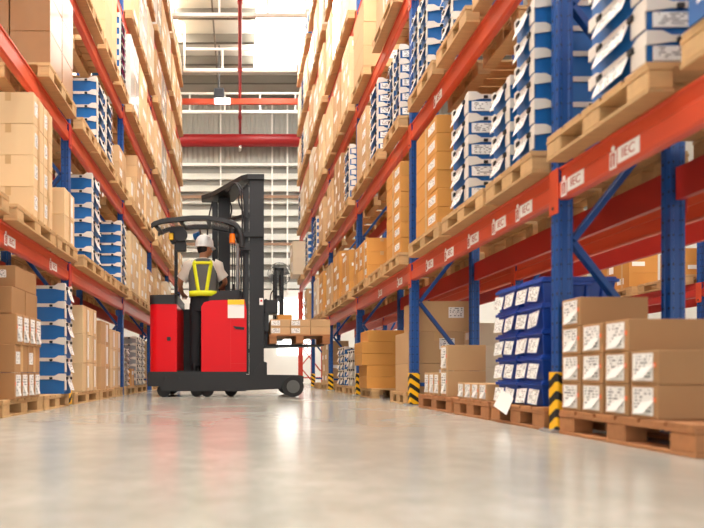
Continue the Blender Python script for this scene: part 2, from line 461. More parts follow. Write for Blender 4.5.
def tote(dx, dy, dz, sx, rnd):
    def mks():
        b = MB(); t = .030
        b.frustum((-dx/2+t, dx/2-t, -dy/2+t, dy/2-t), (-dx/2+.014, dx/2-.014, -dy/2+.014, dy/2-.014), 0, dz-.03)
        for k in range(1, 5):
            xx = -dx/2+dx*k/5; b.box(xx-.008, xx+.008, -dy/2+.008, -dy/2+.03, .0, dz-.03)
        r = MB(); r.box(-dx/2, dx/2, -dy/2, dy/2, dz-.03, dz-.012); r.box(-dx/2+.01, dx/2-.01, -dy/2+.01, dy/2-.01, dz-.012, dz)
        for s in (-1, 1): r.box(-.06, .06, s*dy/2-.004, s*dy/2+.004, dz-.05, dz-.03)
        ps = [('plastic_tote', b.mesh('plastic_tote', M['tote'], .003)), ('rim', r.mesh('rim', M['tote'], .003))]
        for k, (y0, y1, w) in enumerate(((-dy*.45, -dy*.06, .0), (.03*dy, dy*.45, .012))):
            x = sx*(dx/2+.003); kk = ((rnd*3+k*2) % 5-2); w = .006*kk; z0, z1 = dz*(.09+.02*kk), dz*(.66+.025*kk)
            pts = [(x, y0, z1), (x, y1, z1-w), (x+sx*.012, y1, z0-w), (x+sx*.018, y0, z0)]
            q = [(a+sx*.002, bb, c) for a, bb, c in pts]
            m = MB(); m._add(pts+q, [(0, 1, 2, 3), (7, 6, 5, 4), (0, 4, 5, 1), (1, 5, 6, 2), (2, 6, 7, 3), (3, 7, 4, 0)], 0)
            ps.append(('paper_label', m.mesh('paper_label', M['label_y'])))
        return ps
    rnd = (rnd*2+int(random.random()*3)) % 4
    ps = cached(('tote', dx, dy, dz, sx, rnd), mks)
    o = link('plastic_tote', ps[0][1])
    for nm, me in ps[1:]: link(nm, me, o)
    return o

STK = {}
def stack(side, lv, bay, kind, y0, y1, rows, h, xf=None, dep=.4, cols=1, style='label', deep=1, xoff=None, base=None, end_label=False, where=None):
    """ROWS boxes high, COLS columns between y0 and y1, DEEP boxes into the rack; every box an object of its own"""
    sgn = 1 if side > 0 else -1; sx = -sgn
    if xf is None: xf = (1.63 if lv == 0 else 1.55) if abs(side) == 1 else {2: 2.63, 3: 5.28}[side]
    z0 = zgoods(lv) if base is None else base
    w = (y1-y0)/cols
    for c in range(cols):
        k = (side, lv, bay)
        if not where: STK[k] = STK.get(k, 0)+1
        ya, yb = y0+c*w, y0+(c+1)*w; yc = (ya+yb)/2
        near = yc < 7.75 and abs(side) == 1 and lv <= 3
        for d in range(deep):
            z = z0
            for r in range(rows):
                hh = h[r] if isinstance(h, (list, tuple)) else h
                g = .03 if kind.startswith('tray') else .012
                dx, dy = round(dep-g, 3), round(w-g, 3)
                off = xoff[r] if xoff else 0
                loc = (sgn*(xf+off+dep/2+d*(dep+(.05 if kind.startswith('tray') else 0))), yc, z); rz = random.uniform(-.010, .010)*(.2 if kind.startswith('tray') else 1)
                rp = ('alone in' if rows == 1 else 'bottom of' if r == 0 else 'top of' if r == rows-1 else ORD[r]+' up in')
                if where: lab = f"{DESC[kind]}, {ORD[c]+' along ' if cols > 1 else ''}{where}, {LEVEL[lv]}, {ORD[bay]} bay, {RACK[side]}"
                else: lab = f"{DESC[kind]}, {rp} {ORD[STK[k]-1]} {'rear ' if d else ''}stack, {LEVEL[lv]}, {ORD[bay]} bay, {RACK[side]}"
                if kind.startswith('tray'):
                    o = tray(kind, dx, dy, round(hh-.002, 3), sx, near and yc < 7.0 and d == 0, end_label); cat = 'crate'
                elif kind == 'tote':
                    o = tote(dx, dy, round(hh, 3), sx, r); cat = 'crate'
                else:
                    mk = 'tan' if kind == 'long' else kind
                    near_c = near and d == 0
                    fl = 0 if near_c or d else [1, 2, 1, 3][(r+int(yc*7)) % 4]
                    o = link('carton', carton_mesh(mk, dx, dy, round(hh-.002, 3), fl, sx)); cat = 'box'
                    if near_c and style: carton_parts(o, dx, dy, round(hh-.002, 3), sx, style, r+c)
                o.location = loc; o.rotation_euler = (0, 0, rz)
                tag(o, lab, cat, {'box': 'cartons', 'crate': 'tray boxes and totes'}[cat]+' in the '+RACK[side])
                z += hh

def P(side, lv, bay, *ranges, wood='wood', xf=None):
    for a, b in ranges: rack_pallet(side, lv, bay, a, b, wood, xf)

# ------------------------------------------------------------------ racks
def beam_profile(x0, sgn):
    """stepped box beam; x0 the outer (aisle) face, growing inwards by sgn"""
    return [(x0+sgn*.012, 0), (x0, .012), (x0, .085), (x0+sgn*.014, .097), (x0+sgn*.014, .150), (x0+sgn*.004, .156), (x0+sgn*.004, .165), (x0+sgn*.05, .165), (x0+sgn*.05, 0)]

def text_mesh(s, size):
    cu = bpy.data.curves.new('lettering', 'FONT'); cu.body = s; cu.size = size; cu.extrude = .0006; cu.align_x = 'CENTER'; cu.align_y = 'CENTER'
    o = bpy.data.objects.new('lettering_source', cu); C.objects.link(o)
    dg = bpy.context.evaluated_depsgraph_get(); dg.update()
    me = bpy.data.meshes.new_from_object(o.evaluated_get(dg))
    bpy.data.objects.remove(o); me.materials.clear(); me.materials.append(M['ink'])
    return me
LETTERS = text_mesh('IEC', .058)

def rack(side, label, xa, depth, frames, levels, height, bays, guards=(), decals=(), red_frames=(), group=None):
    """an adjustable pallet rack: upright frames (posts, braces, foot plates) and stepped beams with connectors"""
    sgn = 1 if side > 0 else -1
    xb = xa+depth
    root = thing('pallet_rack', label, 'rack', (sgn*(xa+depth/2), (frames[0]+frames[-1])/2, 0), group)
    ox, oy, _ = root.location
    def pm(z0, z1, mat):
        def mk():
            w = .0375
            poly = [(-w, -w), (-w*.55, -w), (-w*.40, -w+.008), (w*.40, -w+.008), (w*.55, -w), (w, -w), (w, -w*.4), (w-.006, -w*.3), (w-.006, w*.3), (w, w*.4), (w, w), (w*.55, w), (w*.40, w-.008), (-w*.40, w-.008), (-w*.55, w), (-w, w), (-w, w*.4), (-w+.006, w*.3), (-w+.006, -w*.3), (-w, -w*.4)]
            return MB().prism([(px, py*.86) for px, py in poly], 'z', z0, z1).mesh('post', M[mat])
        return cached(('post', z0, z1, mat), mk)
    for i, y in enumerate(frames):
        fo = link('upright_frame', None, root, (0, y-oy, 0))
        red = i in red_frames
        for xx in (xa+.0375, xb-.0375):
            if red:
                link('post', pm(0, 2.62, 'red_frame'), fo, (sgn*xx-ox, 0, 0)); link('post', pm(2.622, height, 'post'), fo, (sgn*xx-ox, 0, 0))
            else:
                link('post', pm(0, height, 'post'), fo, (sgn*xx-ox, 0, 0))
            fp = MB().box(-.036, .05, -.045, .045, 0, .008); link('foot_plate', cached('footplate', lambda: fp.mesh('foot_plate', M['steel'])), fo, (sgn*xx-ox, 0, 0))
        z = .38; k = 0
        while z+.6 < height:
            a, b = (xb-.09, xa+.09) if k % 2 == 0 else (xa+.09, xb-.09)
            def bm_(a=a, b=b): return MB().bar((sgn*a-ox, 0, 0), (sgn*b-ox, 0, .6), .032, .04).mesh('brace', M['red_frame' if red and z < 2.2 else 'blue_flat'], .003)
            link('brace', cached(('brace', side, k % 2, red and z < 2.2), bm_), fo, (0, 0, z))
            z += .61; k += 1
        hb = MB().bar((sgn*(xa+.09)-ox, 0, .2), (sgn*(xb-.09)-ox, 0, .2), .035, .04)
        link('crossbar', cached(('cross', side, red), lambda: hb.mesh('crossbar', M['red_frame' if red else 'blue_flat'], .003)), fo)
    for bay in bays:
        y0, y1 = frames[bay]+.034, frames[bay+1]-.034
        L = y1-y0
        for lv in levels:
            zb = ztop(lv)-.165
            for fr in (0, 1):
                x0 = xa if fr == 0 else xb; s = sgn if fr == 0 else -sgn
                mat = 'orange' if fr == 0 and side != 3 else 'beam_red'
                me = cached(('beam', side, fr, round(L, 3)), lambda: MB().prism(beam_profile(0, s), 'y', 0, L).mesh('beam', M[mat]))
                b = link('beam', me, root, (sgn*x0-ox, y0-oy, zb))
                cn = cached(('conn', s), lambda: MB().box(min(0, -s*.008), max(0, -s*.008), -.038, .038, -.065, .165).box(min(-s*.008, s*.05), max(-s*.008, s*.05), .0342, .040, -.065, .165).cyl((.0, -.035), 'x', .010, min(-s*.012, -s*.008), max(-s*.012, -s*.008), 1, 8).mesh('connector', [M[mat], M['clip']], .002))
                c1 = link('connector', cn, b, (0, -.034, 0)); 
                if bay == bays[-1]:
                    c2 = link('connector', cn, b, (0, L+.034, 0))
                if fr == 0 and (lv, bay) in decals:
                    for yy in decals[(lv, bay)]:
                        g = lambda: MB().box(-.001, .001, -.045, .045, -.04, .04).mesh('lettering_plate', M['paper'])
                        p1 = link('lettering_plate', cached('plate1', lambda: MB().box(-.0012, .0012, -.022, .022, -.045, .03).cyl((0, .044), 'x', .012, -.0012, .0012, 0, 10).mesh('logo_plate', M['paper'])), b, (-sgn*.0016, yy-y0+.085*sgn, .050))
                        lg = link('logo_arch', cached('arch', lambda: MB().box(-.002, .002, -.013, -.005, -.035, .015).box(-.002, .002, .005, .013, -.035, .015).box(-.002, .002, -.013, .013, .015, .022).mesh('logo_arch', M['ink'])), b, (-sgn*.0024, yy-y0+.085*sgn, .050))
                        p2 = link('lettering_plate', cached('plate2', lambda: MB().box(-.0012, .0012, -.066, .066, -.034, .034).mesh('lettering_plate', M['paper'])), b, (-sgn*.0016, yy-y0-.012*sgn, .050))
                        t = link('lettering', LETTERS, b, (-sgn*.0032, yy-y0-.012*sgn, .050))
                        t.rotation_euler = (PI/2, 0, -PI/2*sgn)
    return root

A_DEC = {(1, 0): (2.73, 2.36), (1, 1): (3.2, 3.51, 3.9, 4.35, 4.8), (1, 2): (5.7, 6.5), (2, 1): (4.6,)}
rack(1, 'tall blue and orange pallet rack with striped post guards, beside the raised forks', 1.63, .65, FR, range(1, 7), 8.85, range(0, 6), decals=A_DEC, red_frames=(6,))
rack(-1, 'tall blue and orange pallet rack standing behind the tail of the reach truck', 1.63, .65, FR[1:], range(1, 7), 8.85, range(0, 5), decals={(1, 0): (3.98, 4.9)})
rack(2, 'low blue and red pallet rack standing back-to-back behind the guarded rack', 2.62, .50, FR[:6], (1, 2), 4.2, range(0, 5))
rack(3, 'blue and red pallet rack across the next aisle, seen through the guarded rack', 5.30, .75, [4.0, 6.466, 8.932, 11.4], (1, 2), 4.2, range(0, 3))

# striped guards in front of the fork-side posts
def guard_mesh():
    w, t = .040, .006
    poly = [(-.014, -w+.010), (-.006, -w), (.080, -w), (.080, -w+t), (-.003, -w+t), (-.006, -w+.012), (-.006, w-.012), (-.003, w-t), (.080, w-t), (.080, w), (-.006, w), (-.014, w-.010)]
    return MB().prism(poly, 'z', .013, .31).mesh('post_guard', M['stripes'], .003)
gm = guard_mesh()
WHERE = ['', 'nearest the tall stack of long cartons', 'beside the pallet of big beige cartons', 'beside the pallet of amber cartons', 'fourth along, past the white trays', 'fifth along, deep in the aisle', '']
for i in range(1, 6):
    g = thing('post_guard', '', 'guard', (1.63, FR[i], 0), 'striped guards on the fork-side posts')
    g['label'] = ['', 'yellow and black striped post guard between blue totes and long cartons', 'yellow and black striped post guard beside big beige cartons', 'yellow and black striped post guard beside the amber carton stack', 'small striped post guard past the white trays, fourth along', 'tiny striped post guard deepest in the aisle, fifth along'][i]
    link('shield', gm, g)
    link('floor_plate', cached('gplate', lambda: MB().box(-.052, -.001, -.056, .056, 0, .0125).mesh('floor_plate', M['steel'])), g)
    for s in (-1, 1): link('bolt', cached('gbolt', lambda: MB().cyl((0, 0), 'z', .007, .0126, .020, 0, 8).mesh('bolt', M['steel'])), g, (-.032, s*.042, 0))
g = thing('post_guard', 'yellow and black guard on the back post behind the small white-tagged cartons', 'guard', (2.28, FR[2], 0), 'striped guards on the fork-side posts')
s_ = link('shield', gm, g); s_.rotation_euler = (0, 0, PI)
g = thing('post_guard', 'small yellow and black guard on the tail-side post by the floor tray boxes', 'guard', (-1.63, FR[2], 0))
s_ = link('shield', gm, g); s_.rotation_euler = (0, 0, PI)

# red upright frame standing behind the end of the fork-side rack
rf = thing('upright_frame', 'red braced upright frame standing beyond the deep end of the guarded rack', 'frame', (1.66, 15.95, 0))
for x in (.04, .40): link('post', cached('redpost', lambda: MB().box(-.04, .04, -.035, .035, 0, 2.62).mesh('post', M['red_frame'], .004)), rf, (x, 0, 0))
for k in range(6):
    a, b = (.07, .37) if k % 2 else (.37, .07)
    link('brace', cached(('redbr', k % 2), lambda: MB().bar((a, 0, 0), (b, 0, .36), .03, .03).mesh('brace', M['red_frame'])), rf, (0, 0, .12+k*.40))

# ------------------------------------------------------------------ fork-side rack, floor
P(1, 0, 0, (1.98, 2.83), wood='wood_dark')
E = [2.165, 2.33, 2.495, 2.66, 2.825]
for j in range(4):
    rows = [2, 3, 3, 4][j]
    stack(1, 0, 0, 'long', E[j], E[j+1], rows, .137, xf=1.615, dep=.335, style='doc')
P(1, 0, 1, (2.97, 3.60), (3.63, 4.23), (4.27, 5.06), wood='wood_dark')
stack(1, 0, 1, 'tote', 3.035, 3.595, 5, .142, dep=.44, cols=2)
stack(1, 0, 1, 'tan_light', 3.71, 4.21, 1, .115, dep=.33, cols=4, style='doc')
stack(1, 0, 1, 'tan_light', 4.42, 4.57, 2, .205, dep=.32, style='doc')
stack(1, 0, 1, 'tan_light', 4.60, 4.97, 1, .19, dep=.30, cols=3, style='doc')
P(1, 0, 2, (5.42, 6.02), (6.85, 7.5))
stack(1, 0, 2, 'tan_light', 5.44, 5.90, 3, [.28, .31, .30], dep=.56, style='end', xoff=[0, 0, .09])
stack(1, 0, 2, 'amber', 6.95, 7.42, 5, .145, xf=1.57, dep=.6, xoff=[0, 0, -.06, -.06, .02], style=None)
P(1, 0, 3, (7.95, 8.65), (8.75, 9.45))
stack(1, 0, 3, 'tray_white', 8.0, 8.6, 4, .13, cols=2)
stack(1, 0, 3, 'tray', 8.8, 9.4, 5, .12, cols=2)
P(1, 0, 4, (10.4, 11.2), (11.5, 12.2))
stack(1, 0, 4, 'tan_light', 10.42, 11.18, 4, .2, cols=2)
low = [o for o in C.objects if o.get('label') and 'blue plastic tote, bottom of second stack' in o['label']][0]
hs_ = MB(); q = [(-.236, .03, .085), (-.234, -.115, .035), (-.262, -.085, -.065), (-.264, .075, -.02)]
hs_._add(q+[(a-.002, b, c) for a, b, c in q], [(0, 1, 2, 3), (7, 6, 5, 4), (0, 4, 5, 1), (1, 5, 6, 2), (2, 6, 7, 3), (3, 7, 4, 0)], 0)
link('hanging_sheet', hs_.mesh('hanging_sheet', M['paper']), low, (0, -.03, 0))
# first beam
P(1, 1, 0, (1.15, 1.95), (2.10, 2.80))
stack(1, 1, 0, 'tray', 1.42, 1.93, 2, .16, xf=1.50, dep=.5)
stack(1, 1, 0, 'tray', 2.14, 2.53, 5, .130, dep=.46, end_label=True)
P(1, 1, 1, (2.94, 3.50), (3.53, 4.26), (4.32, 5.10))
stack(1, 1, 1, 'tray', 2.96, 3.21, 6, .135, dep=.46)
stack(1, 1, 1, 'tray', 3.23, 3.50, 4, .135, dep=.44)
stack(1, 1, 1, 'tray', 3.82, 4.16, 5, .148, dep=.42, end_label=True)
stack(1, 1, 1, 'amber', 4.42, 4.95, 6, .146, dep=.46)
P(1, 1, 2, (5.40, 6.02), (6.12, 6.72), (6.84, 7.70))
stack(1, 1, 2, 'amber', 5.42, 5.95, 6, .148, dep=.46)
stack(1, 1, 2, 'amber', 6.86, 7.68, 3, .165, dep=.38, cols=3)
P(1, 1, 3, (7.92, 8.62), (8.72, 9.42), (9.48, 10.15))
stack(1, 1, 3, 'amber', 7.98, 8.55, 4, .15)
stack(1, 1, 3, 'amber', 8.76, 9.36, 5, .15)
stack(1, 1, 3, 'tan_light', 9.52, 10.1, 4, .18)
P(1, 1, 4, (10.4, 11.1), (11.2, 11.9), (12.0, 12.6))
stack(1, 1, 4, 'amber', 10.45, 11.0, 5, .15)
stack(1, 1, 4, 'cream', 11.25, 11.85, 4, .19)
P(1, 1, 5, (12.9, 13.6), (13.7, 14.4))
stack(1, 1, 5, 'tan_light', 12.95, 13.5, 4, .2)
# second beam
P(1, 2, 1, (2.95, 3.70), (3.80, 4.38), (4.46, 5.12))
stack(1, 2, 1, 'tray', 4.10, 4.36, 5, .14, dep=.46)
stack(1, 2, 1, 'tray', 4.66, 5.12, 5, .14, dep=.42, cols=2)
P(1, 2, 2, (5.42, 6.0), (6.22, 6.78), (6.84, 7.70))
stack(1, 2, 2, 'tray', 5.46, 5.92, 5, .14, dep=.42, cols=2, end_label=True)
stack(1, 2, 2, 'tray', 6.32, 6.76, 6, .138, dep=.42, end_label=True)
stack(1, 2, 2, 'tan_light', 6.90, 7.46, 4, .2)
P(1, 2, 3, (7.92, 8.5), (8.58, 9.3), (9.4, 10.1))
stack(1, 2, 3, 'tray', 7.96, 8.42, 5, .15, end_label=True)
stack(1, 2, 3, 'tan', 8.62, 9.26, 5, .18, cols=2)
stack(1, 2, 3, 'tan_light', 9.45, 10.0, 4, .2)
P(1, 2, 4, (10.4, 11.1), (11.3, 12.0), (12.05, 12.65))
stack(1, 2, 4, 'tan_light', 10.45, 11.05, 4, .2)
stack(1, 2, 4, 'tray', 11.4, 12.0, 5, .14)
P(1, 2, 5, (12.85, 13.55), (14.1, 15.0))
stack(1, 2, 5, 'tray', 12.9, 13.5, 5, .15)
stack(1, 2, 5, 'cream', 14.1, 14.8, 2, .42, xf=1.32, dep=.46)
# third beam
P(1, 3, 2, (5.6, 6.5), (6.95, 7.72))
stack(1, 3, 2, 'tan_light', 5.7, 6.4, 2, .3, dep=.5)
stack(1, 3, 2, 'tan_light', 7.05, 7.68, 3, .30, dep=.55, style='end')
P(1, 3, 3, (7.92, 8.62), (8.70, 9.40), (9.48, 10.15))
stack(1, 3, 3, 'beige', 7.96, 8.60, 4, .24, cols=2)
stack(1, 3, 3, 'tan_light', 8.74, 9.36, 4, .22)
stack(1, 3, 3, 'beige', 9.52, 10.1, 4, .22)
# upper and far bays
def fill(side, lv, bay, kinds, rows, h, y0=None, n=3):
    a, b = FR[bay]+.1, FR[bay+1]-.1
    w = (b-a)/n
    for i in range(n):
        p0, p1 = a+i*w+.02, a+(i+1)*w-.02
        if y0 is not None and p0 < y0: continue
        P(side, lv, bay, (round(p0, 2), round(p0, 2)+round(p1-p0, 2)))
        k = kinds[i % len(kinds)]
        if k: stack(side, lv, bay, k, p0+.02, p1-.02, rows[i % len(rows)], h, cols=1)
fill(1, 3, 4, ['beige', 'tan_light', 'cream'], [4, 3, 4], .25)
fill(1, 3, 5, ['tan_light', 'cream', 'tray'], [4, 4, 4], .22)
fill(1, 4, 3, ['cream', 'wrapped', 'beige'], [3, 4, 4], .26)
fill(1, 4, 4, ['beige', 'cream', 'tan_light'], [4, 3, 4], .25)
fill(1, 4, 5, ['cream', 'tray', 'beige'], [4, 4, 4], .22)
fill(1, 5, 3, ['tan_light', 'cream', 'wrapped'], [3, 3, 4], .26, y0=9.2)
fill(1, 5, 4, ['cream', 'beige', 'wrapped'], [4, 4, 3], .25)
fill(1, 5, 5, ['beige', 'tray', 'cream'], [4, 4, 4], .22)
fill(1, 6, 4, ['cream', 'beige', 'tan_light'], [2, 2, 2], .25)
fill(1, 6, 5, ['tray', 'cream', 'cream'], [2, 2, 2], .25)

# ------------------------------------------------------------------ tail-side rack
P(-1, 0, 1, (3.02, 3.76), (3.80, 4.58), (4.62, 5.28))
stack(-1, 0, 1, 'beige', 3.36, 3.74, 4, .22, dep=.4)
ys = 3.94
stack(-1, 0, 1, 'tan', 3.94, 4.44, 1, .19, xf=1.58, dep=.4, cols=4, style='doc', where='bottom row')
stack(-1, 0, 1, 'tan', 3.94, 4.44, 1, .20, xf=1.58, dep=.4, cols=2, style='label', base=.3125, where='second row')
stack(-1, 0, 1, 'tan', 3.94, 4.44, 1, .22, xf=1.57, dep=.42, cols=4, style='doc', base=.51, where='third row')
stack(-1, 0, 1, 'tan', 3.94, 4.44, 1, .19, xf=1.60, dep=.4, cols=2, style=None, base=.73, where='fourth row')
stack(-1, 0, 1, 'tan', 4.00, 4.42, 1, .16, xf=1.60, dep=.38, style='end', base=.92, where='taped top')
stack(-1, 0, 1, 'tray', 5.02, 5.275, 6, .163, xf=1.56, dep=.44)
P(-1, 0, 2, (5.45, 6.40), (6.46, 7.20), (7.24, 7.70))
stack(-1, 0, 2, 'beige', 5.72, 6.28, 3, .295, xf=1.60, dep=.36, cols=2, style='streak')
stack(-1, 0, 2, 'tan_light', 6.58, 7.02, 3, .27, style='streak')
stack(-1, 0, 2, 'beige', 7.06, 7.66, 3, .25, cols=2, style='streak')
P(-1, 0, 3, (7.92, 8.65), (8.72, 9.72))
stack(-1, 0, 3, 'tray_white', 7.96, 8.3, 6, .09)
stack(-1, 0, 3, 'amber', 8.36, 8.64, 2, .13)
stack(-1, 0, 3, 'tray_grey', 8.85, 9.65, 7, .11, cols=2)
P(-1, 0, 4, (10.4, 11.1), (11.3, 12.0))
stack(-1, 0, 4, 'beige', 10.45, 11.05, 4, .2)
stack(-1, 0, 4, 'tan_light', 11.35, 11.95, 4, .2)
P(-1, 1, 1, (3.10, 3.72), (3.85, 4.66), (4.71, 5.28))
stack(-1, 1, 1, 'beige', 4.22, 4.65, 4, .238, dep=.40, cols=2, style='label', deep=2)
stack(-1, 1, 1, 'beige', 4.96, 5.27, 2, .24, dep=.36, style='streak')
P(-1, 1, 2, (5.50, 6.30), (6.36, 6.96), (7.0, 7.72))
stack(-1, 1, 2, 'tray', 5.90, 6.26, 6, .155, dep=.42, deep=2)
stack(-1, 1, 2, 'tray', 7.36, 7.70, 6, .138, dep=.42)
P(-1, 1, 3, (7.92, 8.62), (8.7, 9.4), (9.46, 10.14))
stack(-1, 1, 3, 'beige', 7.95, 8.6, 4, .215, cols=2)
stack(-1, 1, 3, 'beige', 8.74, 9.36, 4, .21, cols=2)
stack(-1, 1, 3, 'tan_light', 9.5, 10.1, 3, .2)
fill(-1, 1, 4, ['tan_light', 'beige', 'cream'], [4, 3, 4], .2)
fill(-1, 1, 5, ['beige', 'tan_light', 'beige'], [3, 4, 4], .2)
P(-1, 2, 1, (4.50, 5.25))
stack(-1, 2, 1, 'brown', 4.58, 5.22, 3, .30, dep=.34, cols=2, style=None, deep=2)
P(-1, 2, 2, (5.46, 6.02), (6.06, 6.92), (7.0, 7.70))
stack(-1, 2, 2, 'tray', 6.10, 6.88, 5, .145, dep=.42, cols=2, deep=2)
stack(-1, 2, 2, 'tan_light', 7.2, 7.66, 2, .22)
P(-1, 2, 3, (7.92, 8.36), (8.42, 9.1), (9.2, 10.1))
stack(-1, 2, 3, 'beige', 7.98, 8.32, 1, .30)
stack(-1, 2, 3, 'tan_light', 8.46, 9.06, 5, .16, cols=2)
stack(-1, 2, 3, 'beige', 9.25, 10.05, 4, .2, cols=2)
fill(-1, 2, 4, ['beige', 'tan_light', 'beige'], [4, 4, 4], .2)
fill(-1, 2, 5, ['tan_light', 'beige', 'beige'], [4, 4, 3], .22)
P(-1, 3, 2, (5.46, 6.32), (6.40, 7.12), (7.20, 7.72))
stack(-1, 3, 2, 'beige', 6.46, 7.08, 4, .25, dep=.36, cols=2, style=None, deep=2)
stack(-1, 3, 2, 'tray_pink', 7.26, 7.70, 6, .14)
fill(-1, 3, 3, ['wrapped', 'beige', 'beige'], [4, 4, 3], .25)
fill(-1, 3, 4, ['beige', 'wrapped', 'tan_light'], [4, 4, 4], .22)
fill(-1, 3, 5, ['tan_light', 'beige', 'beige'], [4, 4, 4], .22)
fill(-1, 4, 3, ['beige', 'wrapped', 'cream'], [4, 4, 4], .26, y0=7.7)
fill(-1, 4, 4, ['tan_light', 'wrapped', 'beige'], [4, 4, 4], .22)
fill(-1, 4, 5, ['beige', 'cream', 'tan_light'], [4, 3, 4], .22)
fill(-1, 5, 3, ['cream', 'wrapped', 'cream'], [4, 4, 4], .25, y0=9.2)
fill(-1, 5, 4, ['wrapped', 'beige', 'cream'], [4, 4, 4], .25)
fill(-1, 5, 5, ['beige', 'tan_light', 'beige'], [4, 4, 4], .22)
fill(-1, 6, 4, ['wrapped', 'cream', 'wrapped'], [2, 2, 2], .28)
fill(-1, 6, 5, ['cream', 'beige', 'cream'], [2, 2, 2], .25)

# ------------------------------------------------------------------ racks behind the fork-side rack
P(3, 1, 0, (4.6, 5.4), (5.5, 6.3)); P(3, 1, 1, (6.6, 7.4), (7.5, 8.3)); P(3, 1, 2, (9.1, 9.9))
stack(3, 1, 0, 'amber', 4.65, 5.35, 3, .2, cols=2); stack(3, 1, 0, 'amber', 5.55, 6.25, 4, .2, cols=2)
stack(3, 1, 1, 'amber', 6.65, 7.05, 2, .16); stack(3, 1, 1, 'amber', 7.6, 8.2, 4, .2, cols=2)
stack(3, 1, 2, 'tan_light', 9.15, 9.85, 3, .2)
P(3, 0, 0, (4.6, 5.4), (5.5, 6.3)); P(3, 0, 1, (6.6, 7.4))
stack(3, 0, 0, 'brick_red', 4.65, 5.35, 4, .2, cols=2); stack(3, 0, 0, 'brick_red', 5.55, 6.25, 4, .22, cols=2)
stack(3, 0, 1, 'cream', 6.65, 7.35, 3, .2)
P(2, 0, 1, (4.0, 4.8)); P(2, 0, 2, (6.2, 7.0)); P(2, 0, 3, (8.2, 9.0))
stack(2, 0, 2, 'cream', 6.25, 6.95, 3, .25, cols=2)
stack(2, 0, 3, 'tan_light', 8.25, 8.95, 3, .25, cols=2)
P(2, 1, 2, (5.5, 6.3), (6.5, 7.3))
stack(2, 1, 2, 'tan_light', 5.55, 6.25, 3, .2)

# ------------------------------------------------------------------ reach truck
TO = (-.2, 7.8, 0)
T = thing('reach_truck', 'red and black reach truck with tall dark mast, driver standing aboard', 'forklift', TO)
def tp(name, mb, mat, parent=None, bevel=.008, seg=2):
    mats = [M[m] for m in mat] if isinstance(mat, (list, tuple)) else M[mat]
    if parent is None: return link(name, mb.mesh(name, mats, bevel, TO, seg), T)
    o = link(name, mb.mesh(name, mats, bevel, TO, seg), parent)
    return o
# chassis
ch = MB().prism([(-1.20, .14), (-1.05, .14), (-1.03, .075), (.08, .075), (.08, .33), (-1.19, .33), (-1.21, .29)], 'y', 7.30, 8.36)
chassis = tp('chassis', ch, 'truck_black', None, .012)
for x in (-.985, -.805):
    tp('jack_hole', MB().cyl((x, .245), 'y', .022, 7.292, 7.30, 0, 14), 'clip', chassis, 0)
def leg(y0, y1):
    p = [(-.22, .085), (.10, .085), (.50, .105), (.72, .13), (.83, .20), (.83, .27), (.79, .285), (-.05, .295), (-.22, .295)]
    return MB().prism(p, 'y', y0, y1)
for nm, a, b in (('n', 7.31, 7.45), ('f', 8.18, 8.32)): tp('support_leg', leg(a, b), 'truck_black', None, .012)
tp('bolt', MB().cyl((-.12, .265), 'y', .016, 7.302, 7.312, 0, 10).cyl((.05, .268), 'y', .016, 7.302, 7.312, 0, 10), 'clip', chassis, 0)
def wheel(x, z, r, y0, y1, hub=True):
    w = tp('wheel', MB().cyl((x, z), 'y', r, y0, y1, 0, 28), 'rubber', None, r*.12, 2)
    if hub:
        h = MB().cyl((x, z), 'y', r*.62, y0-.006, y0+.01, 0, 24).cyl((x, z), 'y', r*.22, y0-.016, y0-.002, 0, 14)
        for k in range(6): h.cyl((x+r*.42*math.cos(k*PI/3), z+r*.42*math.sin(k*PI/3)), 'y', r*.06, y0-.012, y0-.004, 0, 8)
        tp('hub', h, 'hub', w, .002)
wheel(.69, .137, .137, 7.255, 7.335)
wheel(.69, .137, .137, 8.30, 8.38)
wheel(-1.0, .085, .085, 7.32, 7.44, False)
for x in (-.565, -.43): wheel(x, .085, .085, 7.34, 7.44, False)
wheel(-.12, .085, .085, 7.50, 7.62, False)
wheel(-1.0, .085, .085, 8.2, 8.3, False)
# red bodywork
def rounded(x0, x1, y0, y1, rad, corners):
    """plan outline with rounded corners named in corners (0 x0y0,1 x1y0,2 x1y1,3 x0y1)"""
    out = []
    for i, (cx, cy, a) in enumerate(((x0, y0, 180), (x1, y0, 270), (x1, y1, 0), (x0, y1, 90))):
        if i in corners:
            px = cx+(rad if cx == x0 else -rad); py = cy+(rad if cy == y0 else -rad)
            for k in range(6):
                t = math.radians(a+k*18); out.append((px+rad*math.cos(t), py+rad*math.sin(t)))
        else: out.append((cx, cy))
    return out
lb = MB().prism(rounded(-1.19, -.825, 7.32, 8.32, .10, (0,)), 'z', .33, 1.215, 0, False)
left_body = tp('rear_body', lb, 'truck_red', None, .012)
tp('top_cover', MB().prism(rounded(-1.195, -.82, 7.315, 8.325, .10, (0,)), 'z', 1.215, 1.335), 'truck_black', None, .035, 3)
tp('latch', MB().box(-.955, -.905, 7.312, 7.325, .735, .785), 'clip', left_body, .004)
rb = MB().prism([(-.505, 0.33), (.085, .33), (.085, 1.10), (.055, 1.27), (-.42, 1.24), (-.505, 1.19)], 'y', 7.31, 7.50)
rb2 = MB().prism(rounded(-.505, .085, 7.31, 7.52, .06, (0,)), 'z', .33, 1.17)
rb2.prism([(-.505, 1.17), (.085, 1.17), (.055, 1.275), (-.40, 1.255), (-.49, 1.225)], 'y', 7.345, 7.52)
right_body = tp('side_panel', MB().prism([(-.505, .33), (.085, .33), (.085, 1.14), (.058, 1.275), (-.38, 1.26), (-.47, 1.235), (-.505, 1.18)], 'y', 7.31, 7.50), 'truck_red', None, .03, 4)
battery = tp('battery_box', MB().box(-.10, .08, 7.50, 8.32, .33, 1.22), 'truck_red', None, .012)
